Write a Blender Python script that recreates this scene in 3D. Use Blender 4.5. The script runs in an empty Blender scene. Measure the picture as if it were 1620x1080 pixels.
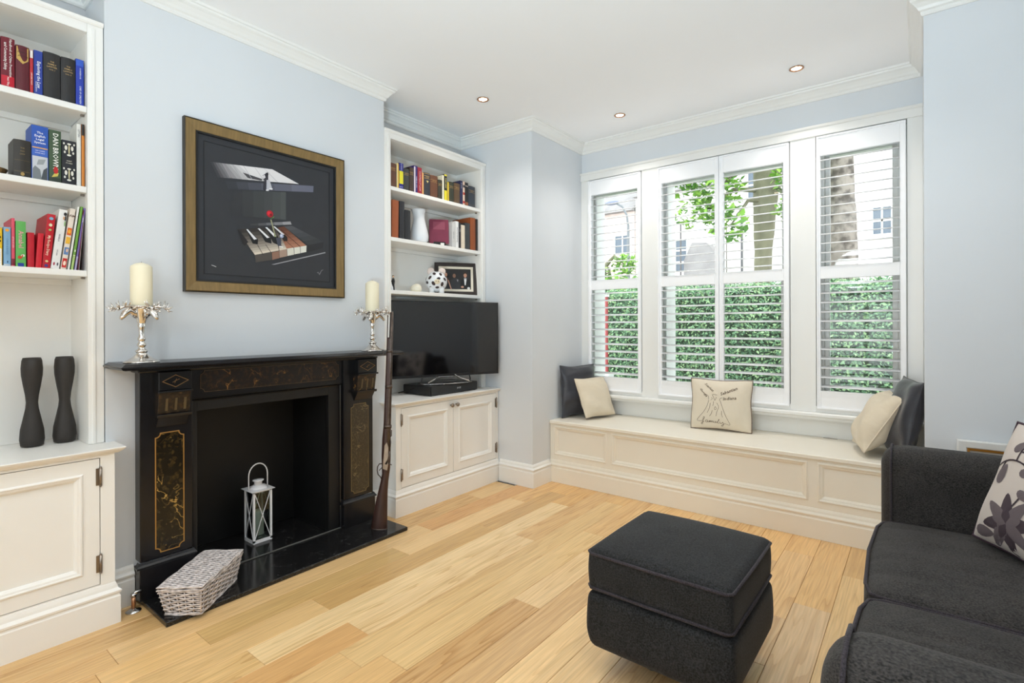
import bpy, bmesh, math, random
import numpy as np
from mathutils import Matrix, Vector
random.seed(7); np.random.seed(7)
SC = bpy.context.scene
COL = SC.collection
PI = math.pi

# ------------------------------------------------------------------ camera, world, lights, exposure
cam_d = bpy.data.cameras.new('camera'); cam = bpy.data.objects.new('camera', cam_d); COL.objects.link(cam)
YAW, ROLL = 0.663667, -0.00325
_rt = Vector((math.cos(YAW), math.sin(YAW), 0)); _fw = Vector((-math.sin(YAW), math.cos(YAW), 0)); _up = Vector((0, 0, 1))
_r2 = _rt*math.cos(ROLL) + _up*math.sin(ROLL); _u2 = -_rt*math.sin(ROLL) + _up*math.cos(ROLL)
mw = Matrix.Identity(4)
for i in range(3):
    mw[i][0], mw[i][1], mw[i][2] = _r2[i], _u2[i], -_fw[i]
mw[0][3], mw[1][3], mw[2][3] = 0, 0, 1.25
cam.matrix_world = mw
cam_d.sensor_width = 36; cam_d.lens = 824.886/1620*36; cam_d.shift_y = -26.8/1620; cam_d.clip_start = .02
SC.camera = cam
SC.view_settings.view_transform = 'Standard'; SC.view_settings.look = 'None'
SC.view_settings.exposure = 0.0; SC.view_settings.gamma = 1; SC.view_settings.use_curve_mapping = False
SC.cycles.max_bounces = 10; SC.cycles.diffuse_bounces = 6; SC.cycles.transparent_max_bounces = 16
SC.cycles.caustics_reflective = False; SC.cycles.caustics_refractive = False
SC.cycles.use_denoising = True

W = bpy.data.worlds.new('overcast_sky'); SC.world = W; W.use_nodes = True
wb = W.node_tree.nodes['Background']
wb.inputs[0].default_value = (.93, .96, 1.0, 1); wb.inputs[1].default_value = 3.6

def light(name, kind, loc, power, color=(1, 1, 1), **kw):
    d = bpy.data.lights.new(name, kind); d.energy = power; d.color = color
    aim = kw.pop('aim', None)
    for k, v in kw.items(): setattr(d, k, v)
    o = bpy.data.objects.new(name, d); COL.objects.link(o); o.location = loc
    if aim is not None:
        o.rotation_euler = (Vector(aim)-Vector(loc)).to_track_quat('-Z', 'Y').to_euler()
    return o
# broad fill light added before the unseen rear doors to brighten the room
light('rear_fill_area', 'AREA', (-.8, -3.52, 1.25), 7, (.93, .97, 1.0), shape='RECTANGLE', size=2.6, size_y=2.3, aim=(-.8, 4, 1.25))
# soft point fill added behind the camera, no fixture modelled
light('rear_fill_point', 'POINT', (-.75, -.9, 2.05), 46, (.87, .95, 1.0), shadow_soft_size=.28)
# unseen upward spot, added so the ceiling bounces even fill into the room
light('ceiling_bounce_fill', 'SPOT', (-.15, -.35, .9), 255, (.64, .85, 1.0), spot_size=math.radians(112), spot_blend=1.0, shadow_soft_size=.15, aim=(-.95, 1.25, 2.82))

# ------------------------------------------------------------------ materials
def L(c):
    return tuple(((v/255)/12.92 if v/255 <= .04045 else ((v/255+.055)/1.055)**2.4) for v in c) + (1,)
MATS = {}
def mat(name, col, rough=.5, metal=0, noise=0, nscale=8, bump=0, bscale=60, stretch=(1, 1, 1), spec=.5, coat=0, sheen=0, emit=None):
    if name in MATS: return MATS[name]
    m = bpy.data.materials.new(name); m.use_nodes = True; nt = m.node_tree; N = nt.nodes; b = N['Principled BSDF']
    b.inputs['Base Color'].default_value = L(col); b.inputs['Roughness'].default_value = rough
    b.inputs['Metallic'].default_value = metal; b.inputs['Specular IOR Level'].default_value = spec
    b.inputs['Coat Weight'].default_value = coat
    if sheen: b.inputs['Sheen Weight'].default_value = sheen; b.inputs['Sheen Roughness'].default_value = .5
    if emit: b.inputs['Emission Color'].default_value = L(emit[0]); b.inputs['Emission Strength'].default_value = emit[1]
    if noise or bump:
        tc = N.new('ShaderNodeTexCoord'); mp = N.new('ShaderNodeMapping'); mp.inputs['Scale'].default_value = stretch
        nt.links.new(tc.outputs['Object'], mp.inputs['Vector'])
    if noise:
        n = N.new('ShaderNodeTexNoise'); n.inputs['Scale'].default_value = nscale; n.inputs['Detail'].default_value = 4
        nt.links.new(mp.outputs[0], n.inputs['Vector'])
        r = N.new('ShaderNodeMapRange'); r.inputs[1].default_value = .3; r.inputs[2].default_value = .7
        r.inputs[3].default_value = 1-noise; r.inputs[4].default_value = 1+noise
        nt.links.new(n.outputs[0], r.inputs[0])
        mx = N.new('ShaderNodeVectorMath'); mx.operation = 'SCALE'; mx.inputs[0].default_value = L(col)[:3]
        nt.links.new(r.outputs[0], mx.inputs['Scale']); nt.links.new(mx.outputs[0], b.inputs['Base Color'])
    if bump:
        n2 = N.new('ShaderNodeTexNoise'); n2.inputs['Scale'].default_value = bscale; n2.inputs['Detail'].default_value = 3
        nt.links.new(mp.outputs[0], n2.inputs['Vector'])
        bp = N.new('ShaderNodeBump'); bp.inputs['Strength'].default_value = bump; bp.inputs['Distance'].default_value = .004
        nt.links.new(n2.outputs[0], bp.inputs['Height']); nt.links.new(bp.outputs[0], b.inputs['Normal'])
    MATS[name] = m; return m
def flat(c, rough=.6):
    return mat('paint_%d_%d_%d_%d' % (*c, int(rough*100)), c, rough)

def oak():
    m = bpy.data.materials.new('oak_plank'); m.use_nodes = True; nt = m.node_tree; N = nt.nodes; K = nt.links.new; b = N['Principled BSDF']
    tc = N.new('ShaderNodeTexCoord'); oi = N.new('ShaderNodeObjectInfo')
    off = N.new('ShaderNodeVectorMath'); off.operation = 'MULTIPLY_ADD'
    cmb = N.new('ShaderNodeCombineXYZ')
    for i in range(3): K(oi.outputs['Random'], cmb.inputs[i])
    K(cmb.outputs[0], off.inputs[0]); off.inputs[1].default_value = (7.3, 31.7, 3.1); K(tc.outputs['Object'], off.inputs[2])
    mp = N.new('ShaderNodeMapping'); mp.inputs['Scale'].default_value = (9, .55, 1); K(off.outputs[0], mp.inputs['Vector'])
    n1 = N.new('ShaderNodeTexNoise'); n1.inputs['Scale'].default_value = 1.1; n1.inputs['Detail'].default_value = 2; K(mp.outputs[0], n1.inputs['Vector'])
    # growth rings: contour lines of the stretched noise
    mul = N.new('ShaderNodeMath'); mul.operation = 'MULTIPLY'; mul.inputs[1].default_value = 13; K(n1.outputs[0], mul.inputs[0])
    fr = N.new('ShaderNodeMath'); fr.operation = 'FRACT'; K(mul.outputs[0], fr.inputs[0])
    rp = N.new('ShaderNodeValToRGB'); rp.color_ramp.elements[0].position = 0; rp.color_ramp.elements[0].color = (.74, .66, .56, 1)
    rp.color_ramp.elements[1].position = .5; rp.color_ramp.elements[1].color = (1, 1, 1, 1)
    e = rp.color_ramp.elements.new(1); e.color = (.93, .90, .85, 1); K(fr.outputs[0], rp.inputs[0])
    mp2 = N.new('ShaderNodeMapping'); mp2.inputs['Scale'].default_value = (160, 5, 1); K(off.outputs[0], mp2.inputs['Vector'])
    n2 = N.new('ShaderNodeTexNoise'); n2.inputs['Scale'].default_value = 1; n2.inputs['Detail'].default_value = 4; K(mp2.outputs[0], n2.inputs['Vector'])
    r2 = N.new('ShaderNodeMapRange'); r2.inputs[1].default_value = .3; r2.inputs[2].default_value = .7; r2.inputs[3].default_value = .84; r2.inputs[4].default_value = 1.07
    K(n2.outputs[0], r2.inputs[0])
    n3 = N.new('ShaderNodeTexNoise'); n3.inputs['Scale'].default_value = .55; K(mp.outputs[0], n3.inputs['Vector'])
    r3 = N.new('ShaderNodeMapRange'); r3.inputs[1].default_value = .38; r3.inputs[2].default_value = .62; K(n3.outputs[0], r3.inputs[0])
    mxr = N.new('ShaderNodeMixRGB'); mxr.blend_type = 'MIX'; mxr.inputs[1].default_value = (1, 1, 1, 1)
    K(r3.outputs[0], mxr.inputs[0]); K(rp.outputs[0], mxr.inputs[2])
    m1 = N.new('ShaderNodeMixRGB'); m1.blend_type = 'MULTIPLY'; m1.inputs[0].default_value = 1; K(oi.outputs['Color'], m1.inputs[1]); K(mxr.outputs[0], m1.inputs[2])
    m2 = N.new('ShaderNodeVectorMath'); m2.operation = 'SCALE'; K(m1.outputs[0], m2.inputs[0]); K(r2.outputs[0], m2.inputs['Scale'])
    K(m2.outputs[0], b.inputs['Base Color']); b.inputs['Roughness'].default_value = .27; b.inputs['Specular IOR Level'].default_value = .6
    bp = N.new('ShaderNodeBump'); bp.inputs['Strength'].default_value = .08; bp.inputs['Distance'].default_value = .002
    K(n2.outputs[0], bp.inputs['Height']); K(bp.outputs[0], b.inputs['Normal'])
    return m

def veined(name, base, vein, scale, width, rough=.25, speck=0, amount=1.0):
    m = bpy.data.materials.new(name); m.use_nodes = True; nt = m.node_tree; N = nt.nodes; K = nt.links.new; b = N['Principled BSDF']
    tc = N.new('ShaderNodeTexCoord')
    n1 = N.new('ShaderNodeTexNoise'); n1.inputs['Scale'].default_value = scale; n1.inputs['Detail'].default_value = 4; n1.inputs['Distortion'].default_value = 1.2
    K(tc.outputs['Object'], n1.inputs['Vector'])
    s = N.new('ShaderNodeMath'); s.operation = 'SUBTRACT'; s.inputs[1].default_value = .5; K(n1.outputs[0], s.inputs[0])
    a = N.new('ShaderNodeMath'); a.operation = 'ABSOLUTE'; K(s.outputs[0], a.inputs[0])
    r = N.new('ShaderNodeMapRange'); r.inputs[1].default_value = 0; r.inputs[2].default_value = width; r.inputs[3].default_value = amount; r.inputs[4].default_value = 0; K(a.outputs[0], r.inputs[0])
    n2 = N.new('ShaderNodeTexNoise'); n2.inputs['Scale'].default_value = scale*.8; K(tc.outputs['Object'], n2.inputs['Vector'])
    r2 = N.new('ShaderNodeMapRange'); r2.inputs[1].default_value = .48; r2.inputs[2].default_value = .6; K(n2.outputs[0], r2.inputs[0])
    mu = N.new('ShaderNodeMath'); mu.operation = 'MULTIPLY'; K(r.outputs[0], mu.inputs[0]); K(r2.outputs[0], mu.inputs[1])
    out = mu
    if speck:
        n3 = N.new('ShaderNodeTexNoise'); n3.inputs['Scale'].default_value = scale*6; n3.inputs['Detail'].default_value = 5; K(tc.outputs['Object'], n3.inputs['Vector'])
        r3 = N.new('ShaderNodeMapRange'); r3.inputs[1].default_value = .5; r3.inputs[2].default_value = .85; r3.inputs[3].default_value = 0; r3.inputs[4].default_value = speck; K(n3.outputs[0], r3.inputs[0])
        ad = N.new('ShaderNodeMath'); ad.operation = 'MAXIMUM'; K(mu.outputs[0], ad.inputs[0]); K(r3.outputs[0], ad.inputs[1]); out = ad
    mx = N.new('ShaderNodeMixRGB'); mx.inputs[1].default_value = L(base); mx.inputs[2].default_value = L(vein); K(out.outputs[0], mx.inputs[0])
    K(mx.outputs[0], b.inputs['Base Color']); b.inputs['Roughness'].default_value = rough
    return m

def glass(name, tint=(.95, .98, .97), gloss=.06):
    m = bpy.data.materials.new(name); m.use_nodes = True; nt = m.node_tree; N = nt.nodes; K = nt.links.new
    N.remove(N['Principled BSDF']); o = N['Material Output']
    t = N.new('ShaderNodeBsdfTransparent'); t.inputs[0].default_value = (*tint, 1)
    g = N.new('ShaderNodeBsdfGlossy'); g.inputs['Roughness'].default_value = .02
    fr = N.new('ShaderNodeFresnel'); fr.inputs[0].default_value = 1.45
    mx = N.new('ShaderNodeMixShader'); K(fr.outputs[0], mx.inputs[0]); K(t.outputs[0], mx.inputs[1]); K(g.outputs[0], mx.inputs[2]); K(mx.outputs[0], o.inputs[0])
    return m

def fabric(name, c1, c2, scale=260, rough=.8, bump=.5, sheen=.06, stretch=(1, 1, 1)):
    m = bpy.data.materials.new(name); m.use_nodes = True; nt = m.node_tree; N = nt.nodes; K = nt.links.new; b = N['Principled BSDF']
    tc = N.new('ShaderNodeTexCoord'); mp = N.new('ShaderNodeMapping'); mp.inputs['Scale'].default_value = stretch; K(tc.outputs['Object'], mp.inputs[0])
    n = N.new('ShaderNodeTexNoise'); n.inputs['Scale'].default_value = scale; n.inputs['Detail'].default_value = 2; K(mp.outputs[0], n.inputs['Vector'])
    n2 = N.new('ShaderNodeTexNoise'); n2.inputs['Scale'].default_value = 9; n2.inputs['Detail'].default_value = 5; K(tc.outputs['Object'], n2.inputs['Vector'])
    ad = N.new('ShaderNodeMath'); ad.operation = 'MULTIPLY_ADD'; ad.inputs[1].default_value = .2; K(n2.outputs[0], ad.inputs[0])
    sc = N.new('ShaderNodeMath'); sc.operation = 'MULTIPLY'; sc.inputs[1].default_value = .85; K(n.outputs[0], sc.inputs[0]); K(sc.outputs[0], ad.inputs[2])
    r = N.new('ShaderNodeValToRGB'); r.color_ramp.elements[0].position = .36; r.color_ramp.elements[0].color = L(c1)
    r.color_ramp.elements[1].position = .7; r.color_ramp.elements[1].color = L(c2); K(ad.outputs[0], r.inputs[0]); K(r.outputs[0], b.inputs['Base Color'])
    b.inputs['Roughness'].default_value = rough; b.inputs['Sheen Weight'].default_value = sheen; b.inputs['Specular IOR Level'].default_value = .25
    bp = N.new('ShaderNodeBump'); bp.inputs['Strength'].default_value = bump; bp.inputs['Distance'].default_value = .0015
    K(n.outputs[0], bp.inputs['Height']); K(bp.outputs[0], b.inputs['Normal'])
    return m

M_WALL = mat('wall_paint', (217, 221, 225), .85, noise=.012, nscale=3, bump=.03, bscale=180)
M_CEIL = mat('ceiling_paint', (247, 248, 249), .9, noise=.008, nscale=2)
M_TRIM = mat('white_gloss_paint', (236, 236, 233), .35, noise=.008, nscale=5)
M_SHUT = mat('shutter_paint', (249, 250, 252), .4, noise=.006, nscale=5)
M_BENCH = mat('bench_paint', (236, 230, 216), .4, noise=.01, nscale=5)
M_CAB = mat('cabinet_paint', (240, 239, 235), .4, noise=.01, nscale=5)
M_OAK = oak()
M_GAP = mat('dark_gap', (60, 45, 30), .9)
M_SLATE = mat('black_slate', (22, 22, 25), .26, noise=.35, nscale=22, bump=.05, bscale=40)
M_FIRE = mat('black_fireback', (15, 15, 16), .5, noise=.3, nscale=9, bump=.08, bscale=30)
M_HEARTH = veined('black_hearth_marble', (22, 22, 23), (92, 92, 90), 30, .012, .15, speck=.30)
M_GOLDV = veined('black_gold_marble', (22, 19, 13), (205, 165, 88), 9, .013, .22, speck=.14)
M_BRONZEV = veined('bronze_marble', (58, 50, 38), (130, 112, 78), 16, .02, .25, speck=.5)
M_FRIEZEV = veined('brown_vein_marble', (40, 34, 30), (190, 135, 70), 9, .012, .25, speck=.12)
M_GOLD = mat('gilt_line', (180, 135, 70), .4, .4)
M_SILVER = mat('polished_silver', (225, 220, 214), .12, 1, noise=.05, nscale=20)
M_CHROME = mat('chrome', (215, 215, 215), .12, 1)
M_STEEL = mat('brushed_steel', (150, 140, 130), .35, 1, noise=.1, nscale=30)
M_GUN = mat('gun_steel', (92, 82, 76), .38, .85, noise=.25, nscale=40)
M_STOCK = mat('walnut_stock', (58, 36, 30), .4, noise=.3, nscale=10, stretch=(6, 6, 1))
M_WAX = mat('ivory_wax', (240, 232, 204), .55, noise=.02, nscale=10)
M_WAXW = mat('white_wax', (232, 233, 228), .5, noise=.02, nscale=10)
M_LANT = mat('white_enamel', (248, 248, 250), .35)
M_WICK = mat('whitewashed_wicker', (205, 197, 195), .8, noise=.4, nscale=45)
M_WICKD = mat('dark_wicker_gap', (30, 26, 25), .9, noise=.3, nscale=60)
M_FRAME = mat('bronze_gold_frame', (132, 108, 66), .5, .12, noise=.16, nscale=30, bump=.2, bscale=400, stretch=(1, 3, .3))
M_FRAMEE = mat('frame_dark_edge', (38, 32, 24), .5)
M_MOUNT = mat('black_mount_board', (47, 49, 54), .7, noise=.05, nscale=12)
M_TV = mat('tv_glass', (10, 10, 13), .06, spec=1.0)
M_BLACK = mat('black_plastic', (20, 20, 22), .35, noise=.05, nscale=30)
M_GRILLE = mat('dark_grey_grille', (36, 37, 38), .7, bump=.4, bscale=500)
M_VASE = mat('matt_black_ceramic', (46, 42, 39), .6, noise=.12, nscale=20, bump=.05)
M_WVASE = mat('white_ceramic', (232, 235, 238), .25, noise=.01)
M_PAGES = mat('book_pages', (226, 214, 188), .9, noise=.06, nscale=60, stretch=(1, 30, 1))
M_SOFA = fabric('charcoal_weave', (15, 14, 14), (66, 63, 61), 200, stretch=(1, 1, 2.5))
M_OTTO = fabric('black_weave', (6, 6, 6), (46, 47, 49), 200)
M_PIPE = fabric('charcoal_piping', (30, 27, 30), (66, 60, 66), 300)
M_SATIN = mat('dark_slate_satin', (44, 46, 54), .38, noise=.15, nscale=9, bump=.9, bscale=11, stretch=(1, 1, 2), sheen=.2)
M_CREAM = mat('cream_cotton', (218, 206, 184), .9, noise=.03, nscale=10, bump=.9, bscale=13, stretch=(1, 1, 2.2), sheen=.1)
M_CREAM2 = mat('cream_linen', (222, 211, 191), .9, noise=.02, nscale=10, bump=.3, bscale=16, sheen=.1)
M_FLORAL = mat('stone_satin', (196, 186, 178), .7, noise=.03, nscale=8, bump=.05, bscale=30, sheen=.2)
M_GLASS = glass('window_glass')
M_GLASSG = glass('lantern_glass', (.9, .96, .93))
# ------------------------------------------------------------------ geometry helpers
WM = {}
class MB:
    def __init__(s): s.v = []; s.f = []; s.mi = []; s.sm = []; s.cur = 0; s.smooth = False
    def add(s, vs, fs):
        o = len(s.v); s.v += [tuple(p) for p in vs]
        for f in fs: s.f.append(tuple(i+o for i in f)); s.mi.append(s.cur); s.sm.append(s.smooth)
        return s
    def box(s, x0, x1, y0, y1, z0, z1):
        return s.add([(x0, y0, z0), (x1, y0, z0), (x1, y1, z0), (x0, y1, z0), (x0, y0, z1), (x1, y0, z1), (x1, y1, z1), (x0, y1, z1)],
                     [(0, 3, 2, 1), (4, 5, 6, 7), (0, 1, 5, 4), (1, 2, 6, 5), (2, 3, 7, 6), (3, 0, 4, 7)])
    def bbox(s, x0, x1, y0, y1, z0, z1, b):          # chamfered box
        V = []; idx = {}
        for i, x in enumerate((x0, x1)):
            for j, y in enumerate((y0, y1)):
                for k, z in enumerate((z0, z1)):
                    sx, sy, sz = (1-2*i)*b, (1-2*j)*b, (1-2*k)*b
                    idx[i, j, k] = (len(V), len(V)+1, len(V)+2)
                    V += [(x, y+sy, z+sz), (x+sx, y, z+sz), (x+sx, y+sy, z)]
        F = []
        for a in range(3):
            for side in (0, 1):
                o = [(0, 0), (1, 0), (1, 1), (0, 1)]
                c = []
                for p, q in o:
                    t = [0, 0, 0]; t[a] = side; t[(a+1) % 3] = p; t[(a+2) % 3] = q; c.append(idx[tuple(t)][a])
                F.append(tuple(c if side else c[::-1]))
            for p in (0, 1):
                for q in (0, 1):
                    t0 = [0, 0, 0]; t0[(a+1) % 3] = p; t0[(a+2) % 3] = q; t1 = list(t0); t1[a] = 1
                    A, B = idx[tuple(t0)], idx[tuple(t1)]; m1, m2 = (a+1) % 3, (a+2) % 3
                    F.append((A[m1], A[m2], B[m2], B[m1]))
        for t in idx.values(): F.append(t)
        return s.add(V, F)
    def prism(s, pts, fn, h0, h1):                   # polygon pts extruded; fn(a,b,h)->xyz
        n = len(pts)
        return s.add([fn(a, b, h0) for a, b in pts] + [fn(a, b, h1) for a, b in pts],
                     [tuple(range(n))[::-1], tuple(range(n, 2*n))] + [(i, (i+1) % n, n+(i+1) % n, n+i) for i in range(n)])
    def loft(s, rings, cap=True, closed=False):
        n = len(rings[0]); V = [p for r in rings for p in r]; F = []
        m = len(rings)
        for k in range(m if closed else m-1):
            k2 = (k+1) % m
            for i in range(n): F.append((k*n+i, k*n+(i+1) % n, k2*n+(i+1) % n, k2*n+i))
        if cap and not closed: F += [tuple(range(n))[::-1], tuple(range((m-1)*n, m*n))]
        return s.add(V, F)
    def lathe(s, prof, c=(0, 0, 0), seg=20, cap=True):
        return s.loft([[(c[0]+r*math.cos(2*PI*i/seg), c[1]+r*math.sin(2*PI*i/seg), c[2]+z) for i in range(seg)] for r, z in prof], cap)
    def tube(s, path, r, seg=6, closed=False, cap=True):
        P = [Vector(p) for p in path]; n = len(P); rr = r if hasattr(r, '__len__') else [r]*n
        rings = []; up = None
        for i in range(n):
            a = P[(i-1) % n] if (closed or i > 0) else P[i]; b = P[(i+1) % n] if (closed or i < n-1) else P[i]
            t = (b-a).normalized() if (b-a).length > 1e-9 else Vector((0, 0, 1))
            if up is None: up = t.orthogonal().normalized()
            up = (up - t*up.dot(t));
            up = up.normalized() if up.length > 1e-6 else t.orthogonal().normalized()
            w = t.cross(up)
            rings.append([tuple(P[i] + rr[i]*(math.cos(2*PI*k/seg)*up + math.sin(2*PI*k/seg)*w)) for k in range(seg)])
        return s.loft(rings, cap, closed)
    def ball(s, c, r, seg=12, rings=8):
        r3 = r if hasattr(r, '__len__') else (r, r, r)
        return s.loft([[(c[0]+r3[0]*math.sin(t)*math.cos(2*PI*i/seg), c[1]+r3[1]*math.sin(t)*math.sin(2*PI*i/seg), c[2]-r3[2]*math.cos(t)) for i in range(seg)]
                       for t in [max(.02, min(PI-.02, PI*k/rings)) for k in range(rings+1)]])
    def sweep(s, path, prof, fn, closed=False):      # path 2D, prof (offset to the right, h), mitred
        n = len(path); rings = []
        for i in range(n):
            d = []
            if closed or i > 0:
                a = path[(i-1) % n]; d.append((path[i][0]-a[0], path[i][1]-a[1]))
            if closed or i < n-1:
                b = path[(i+1) % n]; d.append((b[0]-path[i][0], b[1]-path[i][1]))
            ns = []
            for dx, dy in d:
                l = math.hypot(dx, dy); ns.append((dy/l, -dx/l))
            if len(ns) == 2:
                mx, my = ns[0][0]+ns[1][0], ns[0][1]+ns[1][1]; q = (1 + ns[0][0]*ns[1][0]+ns[0][1]*ns[1][1])
                mx, my = mx/max(q, .05), my/max(q, .05)
            else: mx, my = ns[0]
            rings.append([fn(path[i][0]+o*mx, path[i][1]+o*my, h) for o, h in prof])
        return s.loft(rings, True, closed)
    def poly(s, pts): return s.add(pts, [tuple(range(len(pts)))])
    def xf(s, M, i0=0):
        for i in range(i0, len(s.v)): s.v[i] = tuple(M @ Vector(s.v[i]))
        return s
    def mesh(s, name, mats, inv=None):
        me = bpy.data.meshes.new(name); me.from_pydata(s.v, [], s.f)
        for m in (mats if isinstance(mats, (list, tuple)) else [mats]): me.materials.append(m)
        me.polygons.foreach_set('material_index', s.mi); me.polygons.foreach_set('use_smooth', s.sm)
        if inv is not None: me.transform(inv)
        bm = bmesh.new(); bm.from_mesh(me); bmesh.ops.recalc_face_normals(bm, faces=bm.faces); bm.to_mesh(me); bm.free()
        me.update(); return me

def tagp(o, label=None, cat=None, group=None, kind=None):
    if label: o['label'] = label
    if cat: o['category'] = cat
    if group: o['group'] = group
    if kind: o['kind'] = kind
    return o
def bevel(o, w, seg=2):
    b = o.modifiers.new('bevel', 'BEVEL'); b.width = w; b.segments = seg; b.limit_method = 'ANGLE'; b.angle_limit = .6; return o
def thing(name, label, cat, loc=(0, 0, 0), rz=0, group=None, rot=None):
    o = bpy.data.objects.new(name, None); COL.objects.link(o); o.location = loc
    o.rotation_euler = rot if rot else (0, 0, rz); o.empty_display_size = .05
    WM[o] = Matrix.Translation(loc) @ (o.rotation_euler.to_matrix().to_4x4())
    return tagp(o, label, cat, group)
def obj(name, mb, m, parent=None, local=False, label=None, kind=None, bev=0):
    """a mesh in world coordinates (or the thing's own, local=True) linked as one object"""
    wm = WM[parent] if parent is not None else Matrix.Identity(4)
    o = bpy.data.objects.new(name, mb.mesh(name, m, None if (local or parent is None) else wm.inverted()))
    COL.objects.link(o)
    if parent is not None: o.parent = parent
    WM[o] = wm.copy()
    if label: o['label'] = label
    if kind: o['kind'] = kind
    if bev: bevel(o, bev)
    return o
def solo(name, mb, m, label, cat, group=None, kind=None, bev=0, origin=None):
    """a thing that is one mesh: its origin goes to its base"""
    if origin is None:
        a = np.array(mb.v); origin = ((a[:, 0].min()+a[:, 0].max())/2, (a[:, 1].min()+a[:, 1].max())/2, a[:, 2].min())
    o = bpy.data.objects.new(name, mb.mesh(name, m, Matrix.Translation(-Vector(origin)))); COL.objects.link(o); o.location = origin
    WM[o] = Matrix.Translation(origin)
    if bev: bevel(o, bev)
    return tagp(o, label, cat, group, kind)
def struct(name, mb, m, parent=None, bev=0):
    o = obj(name, mb, m, parent, bev=bev)
    if parent is None: o['kind'] = 'structure'
    return o
XYH = lambda a, b, h: (a, b, h)

TXT = {}
def text(body, size, fn, mb, align='CENTER', shear=0, spacing=1.0):
    """flat lettering: font outline as faces, mapped by fn(x, y) -> xyz"""
    key = (body, align, shear, spacing)
    if key not in TXT:
        c = bpy.data.curves.new('lettering', 'FONT'); c.body = body; c.size = 1; c.align_x = align; c.align_y = 'CENTER'
        c.resolution_u = 1; c.shear = shear; c.space_character = spacing; c.fill_mode = 'FRONT'; c.offset = .012
        o = bpy.data.objects.new('lettering', c); COL.objects.link(o)
        dg = bpy.context.evaluated_depsgraph_get(); me = bpy.data.meshes.new_from_object(o.evaluated_get(dg))
        TXT[key] = ([tuple(v.co) for v in me.vertices], [tuple(p.vertices) for p in me.polygons])
        bpy.data.objects.remove(o); bpy.data.curves.remove(c); bpy.data.meshes.remove(me)
    V, F = TXT[key]
    mb.add([fn(v[0]*size, v[1]*size) for v in V], F)
    return mb
def rcube(mb, x0, x1, y0, y1, z0, z1, r, n=6, fn=None, sub=8):
    """rounded box on a grid, fn(x,y,z) may puff or crease it"""
    def axis(a, b):
        c = [a + r*(1-math.cos(PI/2*i/n)) for i in range(n)]
        mid = [a+r + (b-a-2*r)*i/sub for i in range(sub+1)]
        return c + mid + [b - r*(1-math.cos(PI/2*i/n)) for i in range(n)][::-1]
    A = [axis(x0, x1), axis(y0, y1), axis(z0, z1)]; lo = (x0+r, y0+r, z0+r); hi = (x1-r, y1-r, z1-r)
    def rnd(p):
        q = [min(max(p[i], lo[i]), hi[i]) for i in range(3)]; d = [p[i]-q[i] for i in range(3)]
        l = math.sqrt(sum(t*t for t in d))
        if l > 1e-9: p = [q[i]+d[i]/l*r for i in range(3)]
        return tuple(fn(*p)) if fn else tuple(p)
    ids = {}; V = []; F = []
    N = [len(a) for a in A]
    def vid(i, j, k):
        t = (i, j, k)
        if t not in ids: ids[t] = len(V); V.append(rnd((A[0][i], A[1][j], A[2][k])))
        return ids[t]
    for ax in range(3):
        u, w = (ax+1) % 3, (ax+2) % 3
        for side in (0, N[ax]-1):
            for i in range(N[u]-1):
                for j in range(N[w]-1):
                    c = []
                    for di, dj in ((0, 0), (1, 0), (1, 1), (0, 1)):
                        t = [0, 0, 0]; t[ax] = side; t[u] = i+di; t[w] = j+dj; c.append(vid(*t))
                    F.append(tuple(c) if side else tuple(c[::-1]))
    mb.add(V, F); return mb
def rect(a0, a1, b0, b1): return [(a0, b0), (a1, b0), (a1, b1), (a0, b1)]
def link_copy(o, parent=None):
    c = o.copy(); COL.objects.link(c); c.parent = parent
    for ch in list(o.children): link_copy(ch, c)
    return c
# ------------------------------------------------------------------ room shell
ZC = 2.82
BX, AX, PX, WY, RX, PY = -2.805, -3.09, -2.34, 4.0, .018, 3.22     # breast, alcove back, pier face, window wall, right reveal, right pier
Y0, Y1, RW, BK = .70, 2.21, .98, -3.6
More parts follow.
